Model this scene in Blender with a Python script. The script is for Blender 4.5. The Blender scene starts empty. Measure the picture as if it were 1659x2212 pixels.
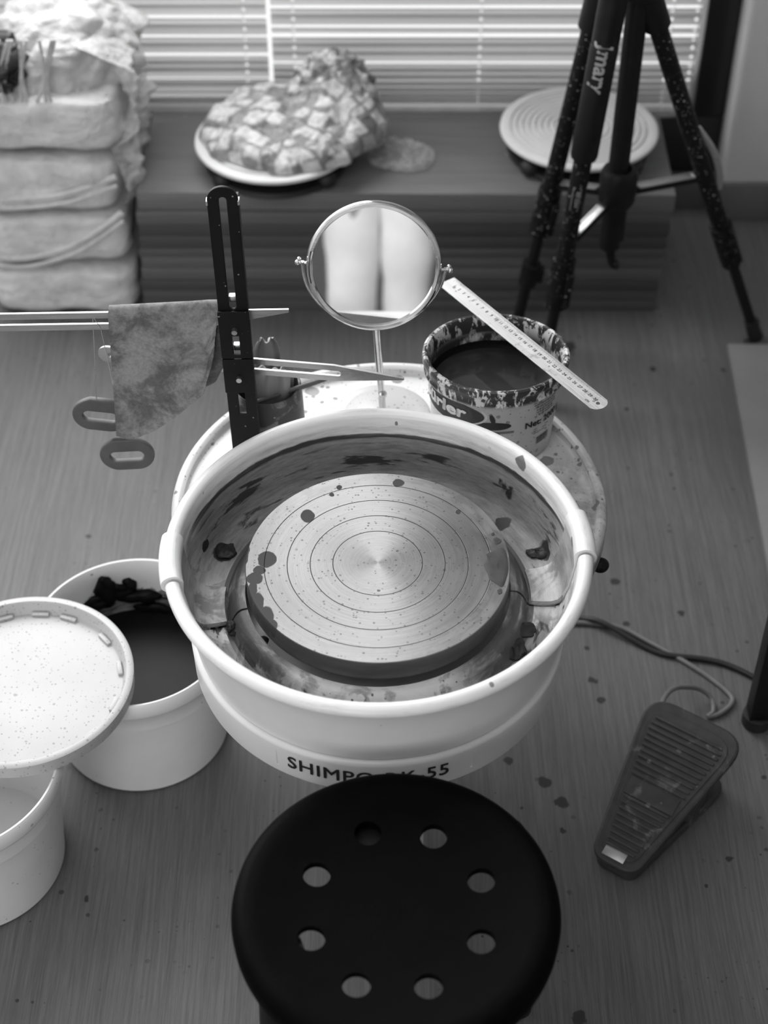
import bpy, bmesh, math, random
from mathutils import Vector, Matrix, noise
R = math.radians
PI = math.pi
S = bpy.context.scene
COL = S.collection

# ------------------------------------------------------------------ camera
CAM_H, PITCH, FPX = 1.83, R(43.8), 3570.0
cd = bpy.data.cameras.new('camera'); cam = bpy.data.objects.new('camera', cd); COL.objects.link(cam)
cam.location = (0, 0, CAM_H); cam.rotation_euler = (PI / 2 - PITCH, 0, 0)
cd.sensor_fit = 'VERTICAL'; cd.sensor_height = 36; cd.sensor_width = 27
cd.lens = FPX / 2212 * 36
cd.clip_start = 0.05
cd.dof.use_dof = True; cd.dof.focus_distance = 1.93; cd.dof.aperture_fstop = 3.6
S.camera = cam
FW = Vector((0, math.cos(PITCH), -math.sin(PITCH))); UP = Vector((0, math.sin(PITCH), math.cos(PITCH)))
def ray(x, y): return FW + Vector((1, 0, 0)) * ((x - 829.5) / FPX) + UP * ((1106 - y) / FPX)
def atz(x, y, z):
    d = ray(x, y); return Vector((0, 0, CAM_H)) + d * ((z - CAM_H) / d.z)
def atY(x, y, Y):
    d = ray(x, y); return Vector((0, 0, CAM_H)) + d * (Y / d.y)

# ------------------------------------------------------------------ materials
class G:
    """small node graph of greys"""
    def __init__(s, name):
        s.m = bpy.data.materials.new(name); s.m.use_nodes = True
        s.nt = s.m.node_tree; s.b = s.nt.nodes['Principled BSDF']; s.out = s.nt.nodes['Material Output']
        s._c = None
    def new(s, t, **kw):
        n = s.nt.nodes.new(t)
        for k, v in kw.items(): setattr(n, k, v)
        return n
    def put(s, sock, v):
        if v is None: return
        if isinstance(v, bpy.types.NodeSocket): s.nt.links.new(v, sock)
        elif sock.type == 'RGBA' and not hasattr(v, '__len__'): sock.default_value = (v, v, v, 1)
        else: sock.default_value = v
    def co(s):
        if s._c is None: s._c = s.new('ShaderNodeTexCoord').outputs['Object']
        return s._c
    def ma(s, op, a, b=None, c=None):
        n = s.new('ShaderNodeMath', operation=op); s.put(n.inputs[0], a); s.put(n.inputs[1], b); s.put(n.inputs[2], c); return n.outputs[0]
    def map(s, sc=(1, 1, 1), loc=(0, 0, 0), v=None, rot=(0, 0, 0)):
        n = s.new('ShaderNodeMapping'); s.put(n.inputs[0], v if v is not None else s.co())
        n.inputs['Scale'].default_value = sc; n.inputs['Location'].default_value = loc; n.inputs['Rotation'].default_value = rot
        return n.outputs[0]
    def noi(s, scale, detail=3, rough=.55, v=None, dist=0):
        n = s.new('ShaderNodeTexNoise'); s.put(n.inputs['Vector'], v if v is not None else s.co())
        n.inputs['Scale'].default_value = scale; n.inputs['Detail'].default_value = detail
        n.inputs['Roughness'].default_value = rough; n.inputs['Distortion'].default_value = dist
        return n.outputs['Fac']
    def vor(s, scale, v=None, rnd=1, out='Distance', feature='F1'):
        n = s.new('ShaderNodeTexVoronoi', feature=feature); s.put(n.inputs['Vector'], v if v is not None else s.co())
        n.inputs['Scale'].default_value = scale; n.inputs['Randomness'].default_value = rnd
        return n.outputs[out]
    def rng(s, f, a, b, va=0., vb=1., smooth=True):
        n = s.new('ShaderNodeMapRange', interpolation_type='SMOOTHSTEP' if smooth else 'LINEAR')
        s.put(n.inputs[0], f); s.put(n.inputs[1], a); s.put(n.inputs[2], b); s.put(n.inputs[3], va); s.put(n.inputs[4], vb)
        return n.outputs[0]
    def mix(s, f, a, b):
        n = s.new('ShaderNodeMix', data_type='FLOAT'); s.put(n.inputs[0], f); s.put(n.inputs[2], a); s.put(n.inputs[3], b); return n.outputs[0]
    def xyz(s, v=None):
        n = s.new('ShaderNodeSeparateXYZ'); s.put(n.inputs[0], v if v is not None else s.co()); return n.outputs
    def comb(s, x, y, z):
        n = s.new('ShaderNodeCombineXYZ'); s.put(n.inputs[0], x); s.put(n.inputs[1], y); s.put(n.inputs[2], z); return n.outputs[0]
    def polar(s):
        o = s.xyz(); r = s.ma('SQRT', s.ma('ADD', s.ma('MULTIPLY', o[0], o[0]), s.ma('MULTIPLY', o[1], o[1])))
        return r, s.ma('ARCTAN2', o[1], o[0]), o[2]
    def inward(s):
        """1 on faces that look towards the object's vertical axis"""
        t = s.new('ShaderNodeTexCoord'); n = s.xyz(t.outputs['Normal']); o = s.xyz()
        return s.ma('LESS_THAN', s.ma('ADD', s.ma('MULTIPLY', n[0], o[0]), s.ma('MULTIPLY', n[1], o[1])), -.004)
    def warp(s, amp, scale, v=None):
        n = s.new('ShaderNodeTexNoise'); v = v if v is not None else s.co(); s.put(n.inputs['Vector'], v); n.inputs['Scale'].default_value = scale; n.inputs['Detail'].default_value = 3
        a = s.new('ShaderNodeVectorMath', operation='SUBTRACT'); s.put(a.inputs[0], n.outputs['Color']); a.inputs[1].default_value = (.5, .5, .5)
        b = s.new('ShaderNodeVectorMath', operation='SCALE'); s.put(b.inputs[0], a.outputs[0]); b.inputs['Scale'].default_value = amp
        c = s.new('ShaderNodeVectorMath', operation='ADD'); s.put(c.inputs[0], v); s.put(c.inputs[1], b.outputs[0]); return c.outputs[0]
    def blobs(s, pts, v=None, soft=.25):
        """pts: (x, y, z, rx, ry, rz) in object space; returns 1 inside"""
        acc = None
        for p in pts:
            c, r = p[:3], p[3:]
            a = s.new('ShaderNodeVectorMath', operation='SUBTRACT'); s.put(a.inputs[0], v if v is not None else s.co()); a.inputs[1].default_value = c
            b = s.new('ShaderNodeVectorMath', operation='DIVIDE'); s.put(b.inputs[0], a.outputs[0]); b.inputs[1].default_value = r
            l = s.new('ShaderNodeVectorMath', operation='LENGTH'); s.put(l.inputs[0], b.outputs[0])
            f = s.rng(l.outputs['Value'], 1 + soft / 2, 1 - soft / 2)
            acc = f if acc is None else s.ma('MAXIMUM', acc, f)
        return acc
    def fin(s, col=.5, rough=.5, metal=0., spec=None, bump=None, bs=.3, bd=.001, **kw):
        s.put(s.b.inputs['Base Color'], col); s.put(s.b.inputs['Roughness'], rough); s.put(s.b.inputs['Metallic'], metal)
        if spec is not None: s.put(s.b.inputs['Specular IOR Level'], spec)
        for k, v in kw.items(): s.put(s.b.inputs[k], v)
        if bump is not None:
            n = s.new('ShaderNodeBump'); n.inputs['Strength'].default_value = bs; n.inputs['Distance'].default_value = bd
            s.put(n.inputs['Height'], bump); s.nt.links.new(n.outputs[0], s.b.inputs['Normal'])
        return s.m

def speckle(g, scale, size, dens, v=None):
    """sparse round droplets; dens 0..1 share of cells that hold one"""
    vv = v if v is not None else g.warp(.25 / scale, scale * 1.7)
    n = g.new('ShaderNodeTexVoronoi'); g.put(n.inputs['Vector'], vv); n.inputs['Scale'].default_value = scale
    c = g.new('ShaderNodeSeparateColor'); g.put(c.inputs[0], n.outputs['Color'])
    rad = g.ma('MULTIPLY', c.outputs[1], size)
    ins = g.ma('LESS_THAN', n.outputs['Distance'], rad)
    return g.ma('MULTIPLY', ins, g.ma('LESS_THAN', c.outputs[0], dens))

def plain(name, c, rough=.5, metal=0., var=.15, sc=30, bump=.0, spec=None, bsc=None, **kw):
    g = G(name); n = g.noi(sc, 4)
    col = g.rng(n, .25, .75, c * (1 - var), c * (1 + var), False)
    return g.fin(col, rough, metal, spec, bump=g.noi(bsc or sc * 6, 3) if bump else None, bs=bump, **kw)

def m_floor():
    g = G('laminate_floor')
    w = g.warp(.035, 4, g.map((1, .35, 1)))
    grain = g.noi(30, 6, .65, g.map((7, .3, 1), v=w))
    fine = g.noi(90, 4, .7, g.map((6, .22, 1)))
    big = g.noi(3, 3, .5, g.map((1.2, .5, 1)))
    col = g.mix(g.rng(grain, .3, .7), .100, .142)
    col = g.ma('MULTIPLY', col, g.rng(fine, .3, .7, .8, 1.16, False))
    col = g.ma('MULTIPLY', col, g.rng(big, .3, .7, .85, 1.12, False))
    o = g.xyz()
    px = g.ma('FRACT', g.ma('ADD', g.ma('DIVIDE', o[0], .19), .42))
    seam = g.ma('LESS_THAN', px, .006)
    col = g.ma('MULTIPLY', col, g.mix(seam, 1., .8))
    near = g.rng(g.noi(2.2, 2), .4, .62)
    sp = g.ma('MAXIMUM', g.ma('MULTIPLY', speckle(g, 60, .22, .35), near), speckle(g, 17, .16, .22))
    sp = g.ma('MAXIMUM', sp, g.ma('MULTIPLY', speckle(g, 140, .3, .4), g.rng(g.noi(5, 2), .52, .68)))
    pts = []
    for x, y, r in ((1175, 1690, .010), (1100, 1645, .007), (1215, 1735, .009), (1280, 1470, .006), (1215, 1795, .005), (1250, 2200, .010), (187, 1938, .005), (1575, 1855, .005), (1200, 770, .02), (1225, 750, .015), (1300, 1515, .006), (1353, 1348, .006), (1470, 1325, .006)):
        p = atz(x, y, 0); pts.append((p.x, p.y, 0, r, r, .1))
    sp = g.ma('MAXIMUM', sp, g.blobs(pts, g.warp(.02, 60), .3))
    col = g.mix(g.ma('MULTIPLY', sp, .9), col, .025)
    h = g.ma('ADD', g.ma('MULTIPLY', grain, .5), fine)
    return g.fin(col, g.rng(fine, .2, .8, .42, .55, False), spec=.28, bump=h, bs=.12, bd=.002)

def m_wheelhead():
    g = G('turned_aluminium')
    r, a, z = g.polar()
    rings = None
    for q in (.0508, .0765, .1025, .1285):
        f = g.rng(g.ma('ABSOLUTE', g.ma('SUBTRACT', r, q)), .0003, .0006, 1, 0)
        rings = f if rings is None else g.ma('MAXIMUM', rings, f)
    top = g.ma('GREATER_THAN', z, .4925)
    turned = g.noi(1, 5, .8, g.comb(g.ma('MULTIPLY', r, 700), g.ma('MULTIPLY', a, .6), 0))
    film = g.rng(g.noi(22, 5, .6, g.comb(g.ma('MULTIPLY', r, 3.2), g.ma('MULTIPLY', a, .12), 0), 1.0), .42, .62)
    lumps = g.rng(g.noi(55, 5, .65, dist=.6), .5, .64)
    outer = g.rng(r, .112, .138)
    inner = g.rng(r, .10, .09)
    sp = speckle(g, 250, .36, .5)
    sp2 = g.ma('MULTIPLY', speckle(g, 95, .22, .18), inner)
    col = g.mix(g.rng(turned, .3, .7), .20, .28)
    clay = g.ma('MULTIPLY', outer, g.ma('MAXIMUM', g.ma('MULTIPLY', film, .6), g.ma('MULTIPLY', lumps, .5)))
    clay = g.ma('MAXIMUM', clay, g.ma('MULTIPLY', film, .18))
    col = g.mix(clay, col, .30)
    col = g.mix(g.ma('MULTIPLY', g.ma('MAXIMUM', g.ma('MULTIPLY', sp, .8), sp2), .9), col, .07)
    dirt = g.ma('MAXIMUM', sp, sp2)
    pts = []
    for x, y, rx, ry in ((665, 1115, 16, 15), (577, 1208, 20, 17), (560, 1232, 13, 10), (550, 1249, 17, 12), (545, 1275, 10, 18), (556, 1305, 12, 24), (572, 1335, 18, 24), (588, 1352, 10, 12), (733, 1053, 6, 6), (716, 1068, 6, 5), (860, 1043, 12, 9), (990, 1107, 6, 6), (532, 1195, 6, 25)):
        p = atz(x, y, .4935); pts.append((p.x + .007, p.y - 1.311, .4935, rx * .00053, ry * .00074, .02))
    wet = g.blobs(pts, g.warp(.006, 70), .12)
    col = g.mix(wet, col, .075)
    col = g.ma('MULTIPLY', col, g.mix(g.ma('MULTIPLY', rings, top), 1., .1))
    side = g.mix(g.noi(40, 3, .6, g.map((1, 1, 9))), .035, .09)
    col = g.mix(top, side, col)
    metal = g.ma('MULTIPLY', top, g.ma('SUBTRACT', 1., g.ma('MAXIMUM', g.ma('MAXIMUM', wet, g.ma('MULTIPLY', dirt, .7)), g.ma('MULTIPLY', clay, .9))))
    tn = g.new('ShaderNodeTangent', direction_type='RADIAL', axis='Z')
    rough = g.mix(wet, g.rng(turned, .2, .8, .36, .46, False), .45)
    g.put(g.b.inputs['Specular IOR Level'], g.mix(wet, .5, .06))
    h = g.ma('ADD', g.ma('MULTIPLY', turned, .35), g.ma('MULTIPLY', rings, -2.))
    g.fin(col, rough, metal, bump=g.ma('ADD', h, g.ma('MULTIPLY', wet, 1.5)), bs=.25, bd=.0006, Anisotropic=.75)
    g.nt.links.new(tn.outputs[0], g.b.inputs['Tangent'])
    return g.m

def m_pan(strip=False):
    g = G('splash_pan_plastic' + ('_strip' if strip else ''))
    r, a, z = g.polar()
    bowl = g.ma('MAXIMUM', g.ma('MULTIPLY', g.ma('LESS_THAN', z, .452), g.ma('LESS_THAN', r, .2122)), g.ma('MULTIPLY', g.ma('LESS_THAN', z, .460), g.ma('LESS_THAN', r, .185)))
    inside = g.ma('MAXIMUM', g.ma('MULTIPLY', g.inward(), g.ma('LESS_THAN', r, .2262)), bowl)
    sa = g.ma('SINE', a)
    u = g.comb(g.ma('MULTIPLY', a, .07), g.ma('MULTIPLY', r, 1.6), g.ma('MULTIPLY', z, 2.2))
    u = g.warp(.012, 14, u)
    st = g.noi(32, 5, .6, u, .3)                # broad wiped strokes
    st2 = g.noi(120, 5, .7, u)                  # fine brush marks
    blot = g.noi(18, 5, .62, dist=1.2)
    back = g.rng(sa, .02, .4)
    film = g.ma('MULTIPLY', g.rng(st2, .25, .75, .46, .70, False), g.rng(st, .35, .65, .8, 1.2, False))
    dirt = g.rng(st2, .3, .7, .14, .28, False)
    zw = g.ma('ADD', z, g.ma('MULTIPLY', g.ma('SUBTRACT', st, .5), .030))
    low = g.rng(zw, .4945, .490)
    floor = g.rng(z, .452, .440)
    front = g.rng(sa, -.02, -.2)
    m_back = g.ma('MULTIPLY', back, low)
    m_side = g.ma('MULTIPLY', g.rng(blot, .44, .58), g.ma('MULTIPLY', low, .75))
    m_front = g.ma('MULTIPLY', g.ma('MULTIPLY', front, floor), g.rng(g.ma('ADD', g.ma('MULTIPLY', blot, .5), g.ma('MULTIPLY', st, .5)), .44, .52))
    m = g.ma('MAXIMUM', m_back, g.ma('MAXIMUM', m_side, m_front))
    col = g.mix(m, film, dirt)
    line = g.rng(g.ma('ABSOLUTE', g.ma('SUBTRACT', g.ma('ADD', z, g.ma('MULTIPLY', g.ma('SUBTRACT', st, .5), .012)), .4915)), .0045, .002)
    line = g.ma('MAXIMUM', line, g.ma('MULTIPLY', g.rng(st, .56, .62), g.rng(zw, .487, .478)))
    col = g.mix(g.ma('MULTIPLY', g.ma('MULTIPLY', back, line), .9), col, .02)
    wet = g.ma('MULTIPLY', g.ma('MULTIPLY', g.rng(sa, .1, -.1), g.rng(z, .458, .448)), g.rng(g.noi(24, 4, .6, g.comb(g.ma('MULTIPLY', a, .16), g.ma('MULTIPLY', r, 1.8), 0), .8), .51, .57))
    col = g.mix(wet, col, .018)
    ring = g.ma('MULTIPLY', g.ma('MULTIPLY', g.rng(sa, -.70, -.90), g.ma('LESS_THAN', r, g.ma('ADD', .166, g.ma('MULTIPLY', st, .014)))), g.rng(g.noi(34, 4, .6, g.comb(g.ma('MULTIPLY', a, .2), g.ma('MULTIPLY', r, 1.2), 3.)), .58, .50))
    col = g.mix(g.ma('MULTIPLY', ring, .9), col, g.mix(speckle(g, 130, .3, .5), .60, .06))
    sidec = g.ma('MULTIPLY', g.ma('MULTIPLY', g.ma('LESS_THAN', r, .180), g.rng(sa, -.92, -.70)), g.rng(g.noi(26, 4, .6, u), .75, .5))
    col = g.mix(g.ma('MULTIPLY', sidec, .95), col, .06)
    pts = []
    for x, y, zq, rr in ((485, 1190, .44, .013), (445, 1178, .455, .007), (427, 1165, .46, .007), (1135, 1085, .452, .012), (1120, 1060, .46, .014), (1095, 1040, .465, .012), (1085, 1125, .44, .010), (1175, 1190, .44, .012)):
        p = atz(x, y, zq); pts.append((p.x + .007, p.y - 1.311, zq, rr, rr * 1.1, rr))
    col = g.mix(g.blobs(pts, g.warp(.016, 60), .2), col, .02)
    cov = g.ma('MULTIPLY', inside, g.rng(z, .5135, .503, .25, 1.))
    if strip:
        o = g.xyz(); run = g.noi(60, 4, .6, g.map((.4, .15, .4)))
        col = g.mix(g.ma('MULTIPLY', g.rng(g.ma('ADD', g.ma('MULTIPLY', run, .5), g.ma('MULTIPLY', blot, .5)), .47, .56), .7), g.rng(st2, .3, .7, .42, .58, False), .12)
        col = g.mix(g.rng(z, .446, .458), col, g.rng(run, .35, .6, .42, .2))
    wh = g.rng(g.noi(12, 3), .3, .7, .78, .84, False)
    scuff = g.ma('MULTIPLY', g.rng(g.noi(60, 4, .7, u), .52, .7), g.rng(z, .505, .512))
    wh = g.mix(g.ma('MULTIPLY', scuff, .3), wh, .35)
    fl = g.ma('MULTIPLY', speckle(g, 60, .22, .10), g.rng(z, .5, .515))
    wh = g.mix(g.ma('MULTIPLY', fl, .8), wh, .12)
    pts2 = []
    for x, y, rx in ((858, 915, 5), (1040, 1000, 9), (1125, 1000, 11), (1015, 928, 4), (695, 1517, 7), (822, 1561, 4), (1217, 1340, 5), (1232, 1172, 9), (380, 1195, 6), (430, 1060, 9), (470, 1060, 6)):
        zq = .48 if y > 1540 else .512
        p = atz(x, y, zq); k = rx * .00053; pts2.append((p.x + .007, p.y - 1.311, zq, k, k * 1.6, k * 1.6))
    b2 = g.blobs(pts2, g.warp(.012, 55), .25)
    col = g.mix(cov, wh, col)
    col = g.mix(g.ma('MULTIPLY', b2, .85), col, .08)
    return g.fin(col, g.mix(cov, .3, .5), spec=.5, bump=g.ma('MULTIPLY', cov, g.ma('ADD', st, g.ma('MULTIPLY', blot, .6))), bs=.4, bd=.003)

def m_tray():
    g = G('speckled_white_tray')
    s1 = speckle(g, 36, .36, .55); s2 = speckle(g, 95, .36, .6); s3 = speckle(g, 200, .34, .5)
    n = g.noi(9, 5, .65, dist=.8)
    o = g.xyz()
    right = g.ma('MULTIPLY', g.rng(o[0], .10, .20), g.rng(o[1], .14, .02))
    smear = g.ma('MULTIPLY', right, g.rng(n, .34, .50))
    film = g.rng(g.noi(30, 4, .6, g.map((1, .35, 1))), .3, .7, .66, .76, False)
    col = g.mix(g.ma('MULTIPLY', smear, .85), film, g.rng(g.noi(40, 4, .7, g.map((1.5, .3, 1))), .3, .7, .12, .45, False))
    sp = g.ma('MAXIMUM', g.ma('MULTIPLY', s1, .75), g.ma('MAXIMUM', g.ma('MULTIPLY', s2, .8), g.ma('MULTIPLY', s3, .45)))
    col = g.mix(sp, col, .12)
    return g.fin(col, .33, bump=sp, bs=.2, bd=.001)

def m_white(name, c=.74, spk=.12, rough=.35, trans=0.):
    g = G(name)
    sp = g.ma('MAXIMUM', speckle(g, 80, .2, spk), speckle(g, 210, .3, spk * 1.5))
    col = g.mix(g.ma('MULTIPLY', sp, .6), g.rng(g.noi(9, 3), .3, .7, c * .93, c * 1.05, False), .15)
    kw = {'Subsurface Weight': trans, 'Subsurface Radius': (.02, .02, .02), 'Subsurface Scale': 1.0} if trans else {}
    return g.fin(col, rough, **kw)

def m_steel(name='brushed_steel', c=.62, rough=.3, spk=.0, sc=(1, 40, 40)):
    g = G(name); n = g.noi(20, 4, .7, g.map(sc))
    col = g.rng(n, .3, .7, c * .85, c * 1.1, False); met = 1.
    if spk:
        f = g.ma('MAXIMUM', speckle(g, 120, .3, spk), g.ma('MULTIPLY', g.rng(g.noi(45, 5, .7), .56, .66), .6))
        col = g.mix(g.ma('MULTIPLY', f, .75), col, .15); met = g.ma('SUBTRACT', 1., g.ma('MULTIPLY', f, .8))
    return g.fin(col, g.rng(n, .3, .7, rough * .8, rough * 1.3, False), met)

def m_black(name, c=.012, rough=.45, spk=0., spc=.45, bump=.1, bsc=500, spec=.4):
    g = G(name); col = g.rng(g.noi(40, 3), .3, .7, c * .8, c * 1.3, False)
    if spk:
        col = g.mix(g.ma('MAXIMUM', speckle(g, 190, .3, spk), speckle(g, 420, .35, spk)), col, spc)
    return g.fin(col, rough, spec=spec, bump=g.noi(bsc, 3), bs=bump, bd=.0006)

def m_boards(name, c):
    g = G(name); n = g.noi(14, 5, .6, g.map((.4, 5, 14))); o = g.xyz()
    col = g.rng(n, .3, .7, c * .82, c * 1.15, False)
    col = g.mix(g.ma('MULTIPLY', speckle(g, 22, .14, .2), .5), col, .3)
    return g.fin(col, .55)

def m_plastic_wrap(name, c=.5, rough=.35, trans=.0, bump=.8, bsc=14):
    g = G(name); n = g.noi(bsc, 6, .6, dist=1.2); n2 = g.noi(bsc * 3, 4, .6, dist=.5)
    col = g.rng(n2, .3, .7, c * .85, c * 1.12, False)
    return g.fin(col, rough, bump=g.ma('ADD', n, g.ma('MULTIPLY', n2, .35)), bs=bump, bd=.02, **({'Transmission Weight': trans} if trans else {}))

def m_patch():
    g = G('patchwork_printed_plastic')
    v = g.map((1, 1.25, 1.0), v=g.warp(.018, 14), rot=(.1, .2, R(32)))
    n = g.new('ShaderNodeTexVoronoi', distance='CHEBYCHEV'); g.put(n.inputs['Vector'], v); n.inputs['Scale'].default_value = 33; n.inputs['Randomness'].default_value = .42
    cc = g.new('ShaderNodeSeparateColor'); g.put(cc.inputs[0], n.outputs['Color'])
    tone = g.mix(g.rng(cc.outputs[0], .60, .68), .62, g.rng(cc.outputs[1], 0, 1, .15, .42, False))
    e = g.rng(n.outputs['Distance'], .40, .47)
    pr = g.rng(g.noi(120, 4, .7), .5, .6, 1., .72)
    col = g.ma('MULTIPLY', g.mix(g.ma('MULTIPLY', e, .7), tone, .12), pr)
    return g.fin(col, .4, bump=g.noi(22, 5, .6, dist=1), bs=.7, bd=.012)

def m_suede():
    g = G('damp_chamois'); n = g.noi(20, 6, .68, dist=.35); f = g.noi(240, 3, .7); b = g.noi(60, 4, .6)
    d = g.rng(n, .40, .60)
    col = g.ma('MULTIPLY', g.mix(d, .11, .25), g.rng(f, .25, .75, .8, 1.2, False))
    return g.fin(col, .85, spec=.2, bump=g.ma('ADD', n, g.ma('MULTIPLY', f, .2)), bs=.35, bd=.004)

def m_tub():
    g = G('printed_tub_plastic'); r, a, z = g.polar()
    hi = g.rng(z, .085, .128)
    s = g.ma('MAXIMUM', g.ma('MULTIPLY', speckle(g, 110, .34, .6), g.mix(hi, .5, 1.)), g.ma('MULTIPLY', speckle(g, 260, .34, .4), .8))
    drip = g.ma('MULTIPLY', g.rng(g.noi(80, 4, .7, g.map((1, 1, .45)), .8), .44, .5), g.rng(z, .106, .113))
    s = g.ma('MAXIMUM', s, drip)
    ins = g.ma('MULTIPLY', g.inward(), g.rng(z, .128, .105))
    drip2 = g.ma('MULTIPLY', ins, g.rng(g.noi(40, 4, .7, g.comb(g.ma('MULTIPLY', a, .09), 0, g.ma('MULTIPLY', z, .4))), .38, .52))
    s = g.ma('MAXIMUM', s, drip2)
    col = g.mix(s, g.rng(g.noi(14, 3), .3, .7, .52, .64, False), .03)
    return g.fin(col, .35)

def m_slat():
    g = G('blind_slat'); d = g.b; g.fin(.42, .45)
    t = g.new('ShaderNodeBsdfTranslucent'); t.inputs[0].default_value = (.75, .75, .75, 1)
    mx = g.new('ShaderNodeMixShader'); mx.inputs[0].default_value = .36
    g.nt.links.new(d.outputs[0], mx.inputs[1]); g.nt.links.new(t.outputs[0], mx.inputs[2]); g.nt.links.new(mx.outputs[0], g.out.inputs[0])
    return g.m

def m_glass(name='window_glass', tint=.95):
    g = G(name); tr = g.new('ShaderNodeBsdfTransparent'); tr.inputs[0].default_value = (tint, tint, tint, 1)
    gl = g.new('ShaderNodeBsdfGlossy'); gl.inputs['Roughness'].default_value = .05
    mx = g.new('ShaderNodeMixShader'); mx.inputs[0].default_value = .06
    g.nt.links.new(tr.outputs[0], mx.inputs[1]); g.nt.links.new(gl.outputs[0], mx.inputs[2]); g.nt.links.new(mx.outputs[0], g.out.inputs[0])
    return g.m

def m_film(name='clear_plastic_film', op=.45, c=.6):
    """thin see-through plastic"""
    g = G(name); g.fin(c, .25, bump=g.noi(30, 5, .6, dist=1.), bs=.8, bd=.01)
    tr = g.new('ShaderNodeBsdfTransparent'); mx = g.new('ShaderNodeMixShader')
    f = g.rng(g.noi(26, 5, .6, dist=1.4), .35, .7, op * .5, min(1., op * 1.5), False); g.put(mx.inputs[0], f)
    g.nt.links.new(tr.outputs[0], mx.inputs[1]); g.nt.links.new(g.b.outputs[0], mx.inputs[2]); g.nt.links.new(mx.outputs[0], g.out.inputs[0])
    return g.m

def m_bucket_in():
    g = G('slip_stained_bucket'); r, a, z = g.polar()
    ins = g.ma('MULTIPLY', g.inward(), g.rng(z, .196, .185))
    w = g.comb(g.ma('MULTIPLY', a, .12), 0, g.ma('MULTIPLY', z, 1.6))
    st = g.noi(22, 5, .65, w, 1.2)
    lvl = g.ma('ADD', z, g.ma('MULTIPLY', g.ma('SUBTRACT', st, .5), .10))
    dk = g.ma('MULTIPLY', ins, g.rng(lvl, .158, .150))
    col = g.mix(dk, g.rng(g.noi(9, 3), .3, .7, .74, .82, False), g.rng(g.noi(60, 4, .7, g.comb(g.ma('MULTIPLY', a, .05), 0, g.ma('MULTIPLY', z, 1.8))), .4, .6, .015, .3))
    sp = speckle(g, 80, .2, .1)
    return g.fin(g.mix(g.ma('MULTIPLY', sp, .6), col, .12), .32)

MAT = dict(
    floor=m_floor(), head=m_wheelhead(), pan=m_pan(), strip=m_pan(True), tray=m_tray(),
    wheel=plain('enamel_white', .76, .3, 0, .06, 9), wall=plain('wall_paint', .58, .7, 0, .05, 5), wall2=plain('grey_wall_paint', .16, .7, 0, .05, 5), ceil=plain('ceiling_paint', .55, .8, 0, .03, 5),
    skirting=plain('grey_skirting', .12, .5, 0, .12, 12), frame=plain('black_window_frame', .012, .35, 0, .15, 12),
    slat=m_slat(), cord=plain('blind_cord', .75, .6), glass=m_glass(), rail=plain('blind_rail', .4, .4),
    board_top=m_boards('board_face', .16), board=[m_boards('board_edge_%s' % t, c) for t, c in (('mid', .085), ('dark', .06), ('light', .11))],
    black=m_black('black_metal', .008, .45, spec=.2), speck=m_black('speckled_black_metal', .007, .5, .22, spec=.15), stool=m_black('black_stool_plastic', .0014, .5, 0, .4, .7, 520, .03),
    rubber=m_black('black_rubber', .015, .7), gauge=m_black('black_gauge_paint', .004, .5, .04, .2, spec=.2),
    steel=m_steel(), arm=m_steel('arm_steel', .5, .38), chrome=m_steel('chrome', .7, .12), ruler=m_steel('splashed_ruler_steel', .62, .5, .12),
    silver=m_steel('scratched_aluminium', .48, .45, .3),
    mirror=G('mirror_glass').fin(.86, .015, 1.), suede=m_suede(), tub=m_tub(), bucket=m_white('white_bucket_plastic', .78, .1, .3), slipbucket=m_bucket_in(),
    lid=m_white('white_lid_plastic', .44, .7, .4), base=m_white('white_mirror_base', .5, .8, .3),
    slip=plain('dark_wet_slip', .008, .35, 0, .3, 25, .1, spec=.08), water=plain('dark_clay_water', .035, .08, 0, .3, 18), clay=plain('wet_dark_clay', .03, .45, 0, .4, 60, .4, spec=.2),
    claypale=plain('wet_grey_clay', .075, .5, 0, .2, 60, .2, spec=.06),
    ink=plain('black_print', .012, .5), greyink=plain('grey_print', .16, .5), white_ink=plain('white_print', .75, .5), silver_ink=plain('silver_print', .32, .5), sticker=plain('white_sticker', .62, .4, 0, .04),
    oval=plain('dark_label_print', .03, .4), disc=plain('plaster_bat', .70, .6, 0, .07, 20), dark=plain('cast_iron', .015, .5),
    patch=m_patch(), wrap=m_plastic_wrap('bagged_clay_plastic', .62, .42, 0, .55, 9), wrap2=m_plastic_wrap('crumpled_plastic', .47, .35, 0, .8, 9), film=m_film(), veil=m_film('milky_plastic_film', .7, .62), shade_dark=plain('opening_shade', .035, .5),
    pedal=None, cup=None, rib=plain('grey_rubber', .22, .5, 0, .08, 20), wood=plain('wooden_handle', .09, .5, 0, .25, 30),
    handle=plain('grey_plastic_handle', .075, .55, 0, .2, 40, .15), cable=plain('grey_cable', .16, .5), blackcable=plain('black_cable', .012, .5),
    pale=plain('pale_board', .19, .5, 0, .1, 10), table=plain('table_top_laminate', .4, .4), denim=plain('pale_trousers', .9, .8, 0, .08, 14, .2), shirt=plain('dark_shirt', .03, .8), skin=plain('skin', .35, .5, 0, .05), hair=plain('dark_hair', .015, .5), shoe=plain('black_shoe', .012, .5),
)
def _pedal():
    g = G('dusty_pedal_rubber'); n = g.rng(g.noi(24, 5, .65, dist=.7), .58, .70)
    s = g.ma('MAXIMUM', n, speckle(g, 70, .25, .2))
    return g.fin(g.mix(g.ma('MULTIPLY', s, .35), g.rng(g.noi(60, 3), .3, .7, .026, .042, False), .32), .6, bump=g.noi(200, 3), bs=.2)
MAT['pedal'] = _pedal()
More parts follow.
